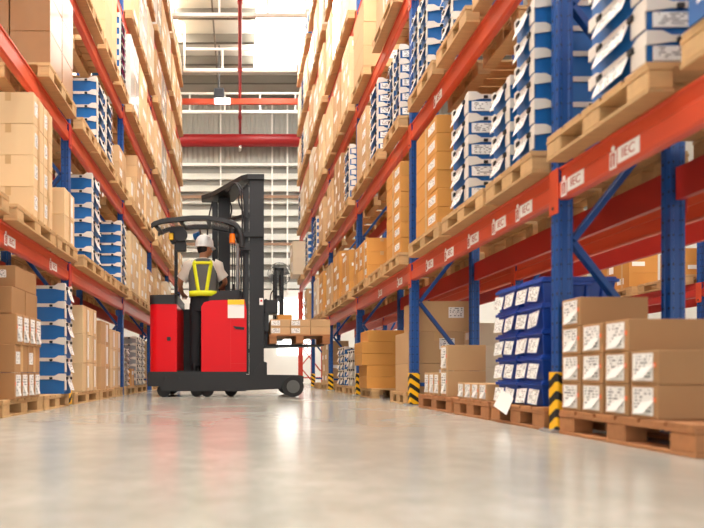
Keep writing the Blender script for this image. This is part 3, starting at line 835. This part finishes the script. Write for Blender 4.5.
tp('panel_seam', MB().box(-.125, -.121, 7.306, 7.311, .36, 1.16).box(-.125, .08, 7.306, 7.311, .435, .439).box(-.125, .08, 7.306, 7.311, 1.01, 1.014), 'sticker_red', right_body, 0)
tp('panel_handle', MB().prism([(-.095, .925), (.055, .91), (.06, .90), (.05, .875), (-.05, .885)], 'y', 7.302, 7.312), 'clip', right_body, 0)
pl = tp('notice_plate', MB().box(-.16, .055, 7.303, 7.309, 1.03, 1.27), 'paper', right_body, .002)
tp('yellow_band', MB().box(-.16, .055, 7.300, 7.303, 1.205, 1.268), 'yellow', right_body, 0)
tp('compartment_wall', MB().box(-.83, -.42, 8.2, 8.3, .33, 1.25), 'truck_black')
tp('operator_platform', MB().box(-.825, -.10, 7.34, 8.2, .33, .345), 'rubber', None, .003)
tp('console', MB().prism([(-.42, 1.20), (.05, 1.20), (.05, 1.40), (-.02, 1.43), (-.26, 1.42), (-.42, 1.33)], 'y', 7.53, 7.64), 'truck_black', None, .02, 3)
tp('lever', MB().tube([(-.10, 7.6, 1.40), (-.09, 7.6, 1.52)], [.012, .018]), 'clip', None, 0)
tp('control_arm', MB().tube([(-.95, 7.8, 1.33), (-.93, 7.85, 1.40), (-.86, 7.9, 1.42)], .018), 'clip', None, 0)
# mast
def channel(x0, x1, y0, y1, z0, z1, t=.035):
    return MB().prism([(x0, y0), (x1, y0), (x1, y1), (x0, y1), (x0, y1-t), (x1-t, y1-t), (x1-t, y0+t), (x0, y0+t)], 'z', z0, z1)
tp('mast_channel', channel(.125, .315, 7.38, 7.62, .10, 2.88), 'mast_black', None, .004)
tp('inner_mast_channel', channel(.045, .118, 7.40, 7.60, .30, 2.80), 'mast_black', None, .004)
tp('mast_channel', channel(-.315, -.145, 8.12, 8.34, .33, 2.86), 'mast_black', None, .004)
tp('inner_mast_channel', channel(-.405, -.325, 8.14, 8.32, .40, 2.80), 'mast_black', None, .004)
cr = MB().prism([(-.57, 8.36), (-.57, 8.24), (-.42, 8.10), (-.12, 7.62), (.02, 7.40), (.10, 7.35), (.318, 7.35), (.318, 7.64), (.10, 7.68), (-.10, 8.34), (-.30, 8.38)], 'z', 2.86, 2.925)
tp('mast_crosshead', cr, 'mast_black', None, .012)
for z in (2.5, .62): tp('mast_tie', MB().bar((.20, 7.66, z), (-.25, 8.15, z), .05, .07), 'mast_black', None, .006)
tp('mast_tie', MB().box(-.16, .315, 7.345, 7.378, 2.10, 2.165), 'mast_black', None, .006)
tp('lift_cylinder', MB().tube([(-.03, 7.75, .35), (-.03, 7.75, 2.10)], .028, 0, 12), 'steel', None, 0)
for x in (-.075, -.105): tp('lift_chain', MB().bar((x, 7.78, .45), (x, 7.78, 2.2), .014, .02), 'clip', None, 0)
def hose(pts):
    """smooth hose through points"""
    P_ = [Vector(p) for p in pts]; out = []
    for i in range(len(P_)-1):
        a, b, c, d = P_[max(i-1, 0)], P_[i], P_[i+1], P_[min(i+2, len(P_)-1)]
        for k in range(5):
            t = k/5; out.append(.5*((2*b)+(c-a)*t+(2*a-5*b+4*c-d)*t*t+(3*b-a-3*c+d)*t**3))
    out.append(P_[-1]); return out
for k, dx in enumerate((0, .03)):
    tp('hose', MB().tube(hose([(.02+dx, 7.37, .6), (.015+dx, 7.37, 1.6), (.03+dx, 7.36, 2.4), (.0+dx, 7.36, 2.7), (-.08+dx, 7.42, 2.83), (-.2+dx, 7.6, 2.78)]), .011, 0, 8), 'clip', None, 0)
tp('hose', MB().tube(hose([(.10, 7.36, 2.80), (.02, 7.38, 2.72), (-.02, 7.4, 2.6), (.03, 7.38, 2.45), (.09, 7.37, 2.35)]), .010, 0, 8), 'clip', None, 0)
tp('hose', MB().tube(hose([(-.40, 8.12, 1.4), (-.47, 8.11, 2.0), (-.46, 8.11, 2.5), (-.40, 8.12, 2.8)]), .011, 0, 8), 'clip', None, 0)
tp('hose', MB().tube(hose([(-.32, 8.10, 2.8), (-.20, 8.09, 2.85), (-.12, 8.10, 2.7), (-.16, 8.11, 2.5)]), .011, 0, 8), 'clip', None, 0)
tp('mast_foot', MB().prism([(.16, .29), (.355, .29), (.355, .45), (.30, .47), (.27, .46)], 'y', 7.36, 7.50), 'truck_black', None, .012)
stk = tp('warning_sticker', MB().box(.255, .305, 7.374, 7.379, 1.21, 1.30), 'paper', None, 0)
tp('sticker_mark', MB().cyl((.28, 1.265), 'y', .014, 7.371, 7.374, 0, 12), 'sticker_red', stk, 0)
# carriage, backrest and forks
tp('carriage', MB().box(.32, .38, 7.40, 8.22, .86, 1.10).box(.32, .37, 7.45, 8.0, 1.10, 1.30).box(.33, .50, 7.40, 7.62, 1.10, 1.28).box(.33, .62, 8.12, 8.20, .80, .95), 'mast_black', None, .010)
lbk = MB()
for x, y in ((.52, 8.14), (.615, 8.14), (.52, 8.5), (.615, 8.5)): lbk.box(x-.02, x+.02, y-.02, y+.02, .80, 1.84)
for z in (1.82, 1.42, 1.12, .82): lbk.box(.50, .635, 8.12, 8.52, z-.02, z+.02)
tp('load_backrest', lbk, 'mast_black', None, .004)
tp('blue_cable', MB().tube(hose([(.40, 7.43, 1.28), (.41, 7.40, 1.36), (.46, 7.40, 1.45), (.47, 7.41, 1.60)]), .008), 'clip', None, 0)
for y in (7.56, 7.86): tp('fork', MB().prism([(.33, .66), (1.13, .682), (1.13, .697), (.37, .697), (.37, 1.0), (.33, 1.0)], 'y', y-.045, y+.045), 'mast_black', None, .004)
# overhead guard
rim_px = [(-1.16, 2.262), (-1.13, 2.288), (-1.02, 2.326), (-.63, 2.368), (-.42, 2.368), (-.20, 2.33), (-.08, 2.29), (.0, 2.22)]
def arch(y0, y1, dz, t=.055):
    return MB().prism([(x, z+dz) for x, z in rim_px]+[(x, z+dz-t) for x, z in rim_px][::-1], 'y', y0, y1)
for a, b, dz in ((7.30, 7.36, 0), (7.92, 7.98, .05)): tp('guard_rim', arch(a, b, dz), 'truck_black', None, .008)
for x, z in ((-1.10, 2.27), (-.78, 2.345), (-.42, 2.36), (-.12, 2.30)): tp('guard_crossbar', MB().bar((x, 7.35, z-.03), (x, 7.93, z+.02), .05, .035), 'truck_black', None, .004)
rp_ = MB(); q0 = [(x, 7.36, z-.008) for x, z in rim_px[1:-1]]; q1 = [(x, 7.92, z+.042) for x, z in rim_px[1:-1]]; n_ = len(q0)
rp_._add(q0+q1+[(x, y, z-.008) for x, y, z in q0+q1], [(i, i+1, n_+i+1, n_+i) for i in range(n_-1)]+[(2*n_+i, 3*n_+i, 3*n_+i+1, 2*n_+i+1) for i in range(n_-1)], 0)
tp('guard_roof_panel', rp_, 'clear_roof', None, 0)
for y, dz in ((7.335, 0), (7.95, .05)): tp('guard_post', MB().tube(hose([(-.14, y, 2.29+dz), (-.05, y, 2.24+dz), (.01, y, 2.12), (.03, y, 1.96)]), [.04]*16, 0, 8), 'truck_black', None, 0)
tp('guard_post', MB().box(-.93, -.885, 7.93, 7.975, 1.3, 2.36), 'truck_black', None, .006)
tp('guard_bracket', MB().box(.0, .13, 7.33, 7.40, 1.92, 2.02), 'truck_black', None, .006)
# lamp cluster under the guard
lc = tp('work_light', MB().box(-.93, -.74, 7.42, 7.58, 2.05, 2.26).box(-.86, -.72, 7.44, 7.56, 1.94, 2.07).cyl((-.78, 2.14), 'y', .085, 7.40, 7.43, 0, 18), 'clip', None, .012)
tp('lens', MB().box(-.945, -.875, 7.405, 7.425, 2.07, 2.17), 'lens_yellow', lc, .01)
tp('beacon', MB().cyl((-.10, 7.36), 'z', .04, 2.02, 2.14, 0, 16), 'lens_amber', None, .012)
tp('beacon_base', MB().cyl((-.10, 7.36), 'z', .045, 2.14, 2.20, 0, 16), 'clip', None, .004)
bl = tp('spotlight', MB().tube([(-.66, 8.05, 2.27), (-.58, 8.03, 2.29)], [.05, .055], 0, 16), 'blue_tray', None, 0)
tp('bracket', MB().bar((-.575, 8.04, 2.29), (-.48, 8.04, 2.25), .06, .06, 0).bar((-.57, 7.97, 2.36), (-.57, 8.06, 2.31), .02, .02), 'rust_rail', bl, .004)

# pallet on the forks
fp = pallet(.385, 1.185, 7.36, 8.06, .70, 'reddish wooden pallet carried on the raised forks of the truck', None, True, 'wood_dark')
for r in range(2):
    for c in range(3):
        for d in range(2):
            me = carton_mesh('tan_light', .258, .32, .10, 0, -1)
            o = link('carton', me, None, (.535+c*.264, 7.56+d*.33, .82+r*.102))
            tag(o, f"tan carton on the forks, {'upper' if r else 'lower'} row, {['beside the mast', 'in the middle', 'at the fork tips'][c]}, {'far' if d else 'camera'} side", 'box', 'cartons on the forks')
            if d == 0 and c < 2:
                link('shipping_label', cached('fl', lambda: MB().box(-.12, -.005, -.1622, -.1606, .02, .085).mesh('shipping_label', M['label_x'])), o)
            link('tape', cached('ftp', lambda: MB().box(-.129, .129, -.02, .02, .1, .1012).mesh('tape', M['tape'])), o)
o = link('carton', carton_mesh('amber', .2, .2, .07, 0, -1), None, (.60, 7.62, 1.026))
tag(o, 'small amber carton lying on top of the fork load beside the mast', 'box', 'cartons on the forks')

# ------------------------------------------------------------------ driver
def skin_mesh(name, verts, edges, radii, mat, levels=2):
    me = bpy.data.meshes.new(name); me.from_pydata(verts, edges, [])
    o = bpy.data.objects.new(name, me); C.objects.link(o)
    sk = o.modifiers.new('skin', 'SKIN'); sk.use_smooth_shade = True
    for i, r in enumerate(radii):
        me.skin_vertices[0].data[i].radius = r if isinstance(r, tuple) else (r, r)
    me.skin_vertices[0].data[0].use_root = True
    ss = o.modifiers.new('sub', 'SUBSURF'); ss.levels = levels; ss.render_levels = levels
    dg = bpy.context.evaluated_depsgraph_get(); dg.update()
    out = bpy.data.meshes.new_from_object(o.evaluated_get(dg)); out.materials.clear(); out.materials.append(mat)
    bpy.data.objects.remove(o)
    return out
PX, PY, PZ = -.515, 7.815, .347
V, Ed, R = [], [], []
def jv(p, r, par=None):
    V.append(p); R.append(r)
    if par is not None: Ed.append((par, len(V)-1))
    return len(V)-1
pel = jv((0, 0, .93), (.13, .10)); sp1 = jv((0, 0, 1.12), (.13, .095), pel); chs = jv((0, -.01, 1.33), (.15, .105), sp1)
nkb = jv((0, 0, 1.49), .065, chs); nk = jv((.0, .015, 1.55), .052, nkb)
hd = jv((.012, .03, 1.65), (.078, .088), nk); ht = jv((.015, .03, 1.745), (.065, .075), hd)
elbows = {}
for s in (-1, 1):
    sh = jv((s*.185, 0, 1.42), .062, chs)
    if s < 0: el, wr, hn = (-.335, .03, 1.18), (-.31, .18, 1.06), (-.29, .245, 1.045)
    else: el, wr, hn = (.315, .05, 1.20), (.27, .14, 1.16), (.262, .19, 1.155)
    e = jv(el, .042, sh); w = jv(wr, .028, e); h = jv(hn, (.034, .022), w)
    elbows[s] = (el, wr)
    for k in range(4):
        off = (k-1.5)*.019
        L = [.036, .044, .048, .040][k]
        f1 = jv((hn[0]+off, hn[1]+.045+L*.3, hn[2]-.004), .0095, h); f2 = jv((hn[0]+off, hn[1]+.045+L*.9, hn[2]-.022), .0085, f1); jv((hn[0]+off, hn[1]+.04+L*.9, hn[2]-.045), .0075, f2)
    t1 = jv((hn[0]-s*.038, hn[1]+.005, hn[2]-.006), .010, h); jv((hn[0]-s*.050, hn[1]+.035, hn[2]-.02), .009, t1)
    hp = jv((s*.095, 0, .86), .09, pel); kn = jv((s*.105, .015, .47), .056, hp); an = jv((s*.11, -.02, .10), .040, kn); jv((s*.125, .11, .045), .034, an)
PSC = 1.035
body = link('person', skin_mesh('person', V, Ed, R, M['skin']), None, (PX, PY, PZ))
body.scale = (1.0, 1.0, PSC)
tag(body, 'person in white hard hat and yellow-striped grey vest standing on the red truck', 'person')
def bp(name, mb, mat, bevel=0): return link(name, mb.mesh(name, M[mat], bevel), body)
def ell(cx, cy, z, rx, ry, n=28, e=2.4):
    out = []
    for k in range(n):
        t = 2*PI*k/n; c, s = math.cos(t), math.sin(t)
        out.append((cx+rx*math.copysign(abs(c)**(2/e), c), cy+ry*math.copysign(abs(s)**(2/e), s), z))
    return out
TOR = [(.99, .180, .125), (1.06, .182, .125), (1.15, .186, .128), (1.26, .200, .134), (1.36, .206, .134), (1.43, .192, .118), (1.475, .150, .095), (1.51, .085, .075)]
shirt = MB().loft([ell(0, 0, z, rx, ry) for z, rx, ry in TOR])
for s in (-1, 1):
    el = elbows[s][0]; a = Vector((s*.155, 0, 1.425)); b = Vector(el); c = a.lerp(b, .42); d = a.lerp(b, .80)
    shirt.tube([a, Vector((s*.205, 0, 1.41)), c, d], [.085, .085, .080, .084], 0, 16)
bp('shirt', shirt, 'shirt')
vs = [(.985, .196, .140), (1.06, .196, .139), (1.15, .198, .141), (1.26, .206, .146), (1.36, .196, .147), (1.43, .168, .132), (1.478, .140, .108), (1.50, .100, .09)]
bp('vest', MB().loft([ell(0, 0, z, rx, ry) for z, rx, ry in vs], caps=False), 'vest')
def vest_y(x, z):
    for (z0, a0, b0), (z1, a1, b1) in zip(vs, vs[1:]):
        if z0 <= z <= z1:
            t = (z-z0)/(z1-z0); rx, ry = a0+(a1-a0)*t, b0+(b1-b0)*t
            return -ry*max(0, 1-min(1, abs(x)/rx)**2.4)**(1/2.4)
    return -.09
def strip(name, p0, p1, w, nseg=12, horizontal=False):
    m = MB(); rows = []
    for i in range(nseg+1):
        t = i/nseg; x = p0[0]+(p1[0]-p0[0])*t; z = p0[1]+(p1[1]-p0[1])*t
        if horizontal: q = [(x, z-w/2), (x, z), (x, z+w/2)]
        else: q = [(x-w/2, z), (x, z), (x+w/2, z)]
        rows.append([(a, vest_y(a, min(max(b, .986), 1.499))-.004, b) for a, b in q])
    vs_ = [v for r in rows for v in r]; n = len(vs_)
    vs2 = [(a, b-.003, c) for a, b, c in vs_]
    fs = []
    for i in range(nseg):
        for j in range(2):
            q = (i*3+j, i*3+j+1, (i+1)*3+j+1, (i+1)*3+j); fs.append(q); fs.append(tuple(n+k for k in q[::-1]))
        for j in (0, 2): fs.append((i*3+j, (i+1)*3+j, n+(i+1)*3+j, n+i*3+j))
    m._add(vs_+vs2, fs, 0, True); bp(name, m, 'hivis')
strip('reflective_stripe', (-.125, 1.47), (-.055, 1.05), .05)
strip('reflective_stripe', (.125, 1.47), (.055, 1.05), .05)
strip('reflective_stripe', (-.115, 1.43), (.115, 1.43), .042, 10, True)
strip('waist_band', (-.19, 1.025), (.19, 1.025), .075, 16, True)
tr = MB().loft([ell(0, 0, z, rx, ry) for z, rx, ry in ((.80, .165, .115), (.90, .180, .125), (1.0, .176, .122))])
for s in (-1, 1):
    tr.tube([(s*.09, 0, .90), (s*.095, 0, .80), (s*.105, .01, .47), (s*.11, -.01, .25), (s*.11, -.015, .06)], [.098, .098, .075, .070, .072], 0, 16)
bp('trousers', tr, 'trousers')
for s in (-1, 1):
    bp('shoe', MB().loft([ell(s*.115, -.02+dy, z, rx, ry, 18) for z, rx, ry, dy in ((0, .048, .13, .05), (.035, .050, .132, .05), (.065, .046, .11, .035), (.10, .042, .06, -.005))]), 'shoe')
HEAD0 = set(body.children)
# head details: hair, ears, nose, eyes, mouth (face turned ahead and a little to the mast side)
HX, HY, HZ = .013, .03, 1.66
bp('hair', MB().loft([ell(HX-.006, HY-.012, z, rx, ry, 20, 2) for z, rx, ry in ((1.585, .060, .062), (1.61, .078, .082), (1.66, .084, .092), (1.71, .083, .090), (1.74, .07, .078))]), 'hair')
face = MB().loft([ell(HX+.012, HY+.02, z, rx, ry, 20, 2) for z, rx, ry in ((1.545, .030, .045), (1.56, .052, .068), (1.60, .068, .084), (1.66, .074, .090), (1.71, .072, .086))])
bp('face', face, 'skin')
ne = MB().tube([(HX+.03, HY+.105, 1.655), (HX+.036, HY+.128, 1.625), (HX+.034, HY+.105, 1.612)], [.008, .013, .010], 0, 8)
bp('nose', ne, 'skin')
for s in (-1, 1):
    bp('ear', MB().tube([(HX+s*.083, HY-.005, 1.675), (HX+s*.090, HY-.008, 1.65), (HX+s*.082, HY, 1.615)], [.013, .018, .010], 0, 10, True, (1, .6)), 'skin')
    bp('eye', MB().tube([(HX+.028+s*.032, HY+.092, 1.66), (HX+.028+s*.032, HY+.106, 1.66)], [.012, .008], 0, 10), 'helmet')
bp('mouth', MB().tube([(HX-.002, HY+.098, 1.582), (HX+.028, HY+.104, 1.58), (HX+.055, HY+.09, 1.582)], [.004, .007, .004], 0, 6), 'ink')
hm = MB().loft([ell(HX, HY+.005, z, rx, ry, 28, 2) for z, rx, ry in ((1.668, .108, .130), (1.71, .110, .131), (1.755, .103, .122), (1.795, .083, .100), (1.822, .052, .064), (1.832, .018, .022))])
hel = bp('helmet', hm, 'helmet')
link('brim', MB().loft([ell(HX, HY+.025, 1.662, .114, .158, 28, 2), ell(HX, HY+.025, 1.670, .114, .157, 28, 2), ell(HX, HY+.008, 1.684, .108, .130, 28, 2)]).mesh('brim', M['helmet']), hel)
link('ridge', MB().tube([(HX, HY-.10, 1.755), (HX, HY-.05, 1.808), (HX, HY, 1.828), (HX, HY+.06, 1.808), (HX, HY+.11, 1.755)], .012, 0, 8).mesh('ridge', M['helmet']), hel)

hr = Matrix.Translation((HX, HY, 0)) @ Matrix.Rotation(math.radians(-38), 4, 'Z') @ Matrix.Translation((-HX, -HY, 0))
for o in body.children:
    if o not in HEAD0: o.matrix_local = hr
hs = Matrix.Translation((HX, HY, 1.67)) @ Matrix.Diagonal((1.10, 1.06, 1.04, 1)) @ Matrix.Translation((-HX, -HY, -1.67))
hel.matrix_local = hr @ hs

# ------------------------------------------------------------------ building shell
structure('floor', MB().box(-9, 14, -8, 18.6, -.2, 0).mesh('floor', M['floor']))
wall = MB().box(-9, 14, 18.0, 18.15, 0, 3.0)
wb = structure('wall_back', wall.mesh('wall_back', M['white_wall']))
def corrugated(x0, x1, z0, z1, y, pitch=.17, amp=.035):
    m = MB(); pts = []; x = x0; k = 0
    while x < x1:
        for f, d in ((0, 0), (.35, 0), (.5, amp), (.85, amp)): pts.append((x+f*pitch, y-d))
        x += pitch
    n = len(pts)
    vs = [(a, b, z0) for a, b in pts]+[(a, b, z1) for a, b in pts]
    m._add(vs, [(i, i+1, n+i+1, n+i) for i in range(n-1)], 0); return m
structure('cladding', corrugated(-9, 14, 6.95, 9.4, 18.06).mesh('cladding', M['cladding']), parent=wb)
structure('louvre_backing', MB().box(-9, 14, 18.09, 18.14, 2.95, 7.0).mesh('louvre_backing', M['louvre_back']), parent=wb)
lv = MB(); z = 3.05
while z < 6.9:
    lv.prism([(18.088, z), (17.99, z), (18.02, z+.13), (18.088, z+.22)], 'x', -9, 14, 0); z += .39
structure('louvre', lv.mesh('louvre', M['louvre']), parent=wb)
vb = MB()
for x in (-4.3, -2.8, -.62, 1.03, 1.52, 3.0, 4.5): vb.box(x-.022, x+.022, 17.93, 17.985, 2.9, 9.2)
structure('mullion', vb.mesh('mullion', M['truss_white']), parent=wb)
structure('rail', MB().box(-9, 14, 17.92, 17.98, 5.93, 6.02).box(-9, 14, 17.92, 17.98, 4.42, 4.5).mesh('rail', M['rust_rail']), parent=wb)
structure('rail', MB().box(-9, 14, 17.94, 18.0, 6.98, 7.06).mesh('rail', M['truss_white']), parent=wb)
structure('window_1', MB().box(1.22, 2.3, 17.93, 17.99, .9, 2.7).mesh('window_1', M['daylight']))
structure('door_1', MB().box(-2.2, -.2, 17.93, 17.99, 0, 2.6).mesh('door_1', M['white_wall'], .01))
structure('wall_right', MB().box(13.0, 13.2, -8, 18.6, 0, 9.4).mesh('wall_right', M['white_wall']))
structure('wall_left', MB().box(-4.2, -4.0, -8, 18.6, 0, 9.4).mesh('wall_left', M['white_wall']))
ce = structure('ceiling', MB().box(-9, 14, -2, 18.6, 9.32, 9.4).mesh('ceiling', M['roof_sheet']))
for i in range(13):
    y = 5.6+i*1.03
    structure('purlin', cached('purlin', lambda: MB().box(-9, 14, -.03, .03, 9.08, 9.32).box(-9, 14, -.03, .05, 9.08, 9.10).mesh('purlin', M['purlin'])), (0, y, 0), ce)
for x in (-2.6, -.66, 3.2): structure('rafter', MB().box(x-.02, x+.02, 4, 18, 9.0, 9.08).mesh('rafter', M['purlin']), parent=ce)
# one skylight by the far wall, then glowing roof panels added as fill light
structure('window_2', MB().box(.40, 1.6, 12.6, 16.0, 9.05, 9.07).mesh('window_2', M['skylight_big']))
structure('window_3', MB().box(-1.2, 1.2, 1.0, 7.0, 9.28, 9.31).mesh('window_3', M['skylight']))  # this panel and the next two are added to brighten the hall
structure('window_4', MB().box(-3.4, -1.6, 8, 15, 9.28, 9.31).mesh('window_4', M['skylight']))
structure('window_5', MB().box(4.2, 6.0, 2, 13, 9.28, 9.31).mesh('window_5', M['skylight']))
# white ceiling trusses across the aisle
for y in (12.2, 14.42, 16.7):
    t = thing('ceiling_truss', '', 'truss', (0, y, 0), 'white ceiling trusses'); t['kind'] = 'structure'
    t['label'] = 'white open ceiling truss spanning the aisle between the racks'
    hw = 1.46 if y < 15.5 else 3.9
    link('chord', cached(('chord', hw), lambda: MB().box(-hw, hw, -.035, .035, 8.08, 8.15).mesh('chord', M['truss_white'])), t)
    link('chord', cached(('chord2', hw), lambda: MB().box(-hw, hw, -.025, .025, 8.64, 8.69).mesh('chord', M['truss_white'])), t)
    for x in [-3.6+1.05*k for k in range(8)]:
        if abs(x) < hw: link('strut', cached('strut', lambda: MB().box(-.022, .022, -.02, .02, 8.15, 8.64).mesh('strut', M['truss_white'])), t, (x, 0, 0))
    for s in (-1, 1): link('hanger', cached('thang', lambda: MB().box(-.02, .02, -.02, .02, 8.15, 9.32).mesh('hanger', M['truss_white'])), t, (s*(hw-.03), 0, 0))
# pipes
pp = tag(link('sprinkler_pipe', MB().tube([(0, 3.0, 7.90), (0, 17.9, 7.90)], .042, 0, 14).mesh('sprinkler_pipe', M['pipe_red'])), 'thin red sprinkler pipe running along the aisle under the roof', 'pipe')
for i in range(5):
    link('coupling', cached('coup', lambda: MB().tube([(0, -.06, 7.9), (0, .06, 7.9)], .058, 0, 14).mesh('coupling', M['pipe_red'])), pp, (0, 6.2+i*2.6, 0))
    link('hanger', cached('hang', lambda: MB().box(-.006, .006, -.01, .01, 7.94, 9.1).mesh('hanger', M['steel'])), pp, (0, 7.0+i*2.6, 0))
bp_ = tag(link('wall_pipe', MB().tube([(-4, 17.65, 7.66), (8, 17.65, 7.66)], .19, 0, 24).mesh('wall_pipe', M['pipe_red'])), 'thick red pipe crossing the end wall above the louvres', 'pipe')
for x in (-2.4, .0, 2.4): link('bracket', cached('pbr', lambda: MB().box(-.04, .04, 17.6, 17.93, 7.42, 7.48).box(-.03, .03, 17.84, 17.93, 7.42, 7.86).mesh('bracket', M['truss_white'])), bp_, (x, 0, 0))
tb = tag(link('tie_beam', MB().box(-1.60, 1.60, 15.16, 15.24, 7.62, 7.76).mesh('tie_beam', M['orange'])), 'orange tie beam joining the tops of both racks across the aisle', 'beam')
for s in (-1, 1): link('end_plate', MB().box(-.01, .01, 15.12, 15.28, 7.56, 7.82).mesh('end_plate', M['orange']), tb, (s*1.59, 0, 0))
hl = thing('hanging_lamp', 'small dark lamp hanging under the orange tie beam', 'lamp', (-.56, 15.0, 7.5))
link('housing', MB().box(-.14, .14, -.1, .1, .16, .42).mesh('housing', M['lamp_body'], .02), hl)
link('stem', MB().tube([(0, 0, .40), (0, 0, 1.6)], .015).mesh('stem', M['lamp_body']), hl)
link('tube_light', MB().box(-.12, .30, -.06, .06, .06, .16).mesh('tube_light', M['tube']), hl)
# wall fan
fn = thing('wall_fan', 'round grey cage fan mounted on the end wall behind the mast', 'fan', (1.23, 17.6, 3.42))
gd = MB()
for r in (.36, .30, .24, .18, .12, .06):
    gd.tube([(r*math.cos(t), -.02*(1-r/.36)-.10, r*math.sin(t)) for t in [2*PI*k/28 for k in range(29)]], .006 if r < .36 else .012, 0, 5, False)
for k in range(16):
    t = 2*PI*k/16; gd.tube([(.05*math.cos(t), -.12, .05*math.sin(t)), (.36*math.cos(t), -.10, .36*math.sin(t)), (.36*math.cos(t), .06, .36*math.sin(t))], .005, 0, 5)
link('cage', gd.mesh('cage', M['fan_grey']), fn)
for k in range(4):
    t = k*PI/2+.4; m = MB(); c, s = math.cos(t), math.sin(t)
    m.loft([[(c*r-s*w, y, s*r+c*w) for w, y in ((-wd, -.03), (wd, .03), (wd, .036), (-wd, -.024))] for r, wd in ((.05, .04), (.18, .09), (.32, .11))])
    link('blade', m.mesh('blade', M['fan_grey']), fn)
link('motor', MB().cyl((0, 0), 'y', .08, -.06, .16, 0, 18).mesh('motor', M['lamp_body'], .01), fn)
link('wall_bracket', MB().box(-.03, .03, .14, .38, -.04, .04).box(-.12, .12, .30, .33, -.2, .2).mesh('wall_bracket', M['lamp_body'], .004), fn)

# ------------------------------------------------------------------ light, camera, colour
w = bpy.data.worlds.new('World'); bpy.context.scene.world = w; w.use_nodes = True
bg = w.node_tree.nodes['Background']; bg.inputs[0].default_value = (1.0, .985, .96, 1); bg.inputs[1].default_value = .98

cam = bpy.data.cameras.new('Camera'); co = bpy.data.objects.new('Camera', cam); C.objects.link(co)
co.location = (0, 0, .30); co.rotation_euler = (PI/2, 0, 0)
cam.sensor_width = 36; cam.lens = FPX/704*36
cam.shift_x = (352-240)/704; cam.shift_y = (374-264)/704
cam.clip_start = .05; cam.clip_end = 100
cam.dof.use_dof = True; cam.dof.focus_distance = 7.2; cam.dof.aperture_fstop = 1.6
sc = bpy.context.scene; sc.camera = co
sc.view_settings.view_transform = 'Standard'; sc.view_settings.look = 'None'
sc.view_settings.gamma = 1; sc.view_settings.exposure = 0.66
sc.cycles.max_bounces = 8; sc.cycles.diffuse_bounces = 5

# ------------------------------------------------------------------ cartons past the 300 that show largest become one object
from mathutils.bvhtree import BVHTree
bpy.context.view_layer.update()
AV, AF, OWN = [], [], []
for o in C.objects:
    if o.type != 'MESH': continue
    t = o
    while t.parent: t = t.parent
    mw = o.matrix_world; k = len(AV)
    AV.extend([mw @ v.co for v in o.data.vertices])
    for p in o.data.polygons: AF.append([k+i for i in p.vertices]); OWN.append(t.name)
tree = BVHTree.FromPolygons(AV, AF)
seen = {}
for py in range(1, 528, 2):
    for px in range(1, 704, 2):
        hit = tree.ray_cast(Vector((0, 0, .30)), Vector(((px-240)/FPX, 1, (374-py)/FPX)).normalized())
        if hit[2] is not None: seen[OWN[hit[2]]] = seen.get(OWN[hit[2]], 0)+1
cart = [o for o in C.objects if o.parent is None and o.name.split('.')[0] == 'carton' and 'forks' not in o['group']]
cart.sort(key=lambda o: -seen.get(o.name, 0))
KEEP = 290
vs_, fs_, ms_, mats_ = [], [], [], []
for o in cart[KEEP:]:
    mw = o.matrix_world; me = o.data; b = len(vs_)
    vs_ += [tuple(mw @ v.co) for v in me.vertices]
    idx = []
    for mt in me.materials:
        if mt not in mats_: mats_.append(mt)
        idx.append(mats_.index(mt))
    for p in me.polygons: fs_.append(tuple(b+i for i in p.vertices)); ms_.append(idx[p.material_index])
    for ch in list(o.children): bpy.data.objects.remove(ch)
    bpy.data.objects.remove(o)
if fs_:
    me = bpy.data.meshes.new('distant_cartons'); me.from_pydata(vs_, [], fs_)
    for mt in mats_: me.materials.append(mt)
    for p, i in zip(me.polygons, ms_): p.material_index = i
    tag(link('distant_cartons', me), 'many tan and beige cartons stacked high and far along the racks', 'boxes', None, 'stuff')
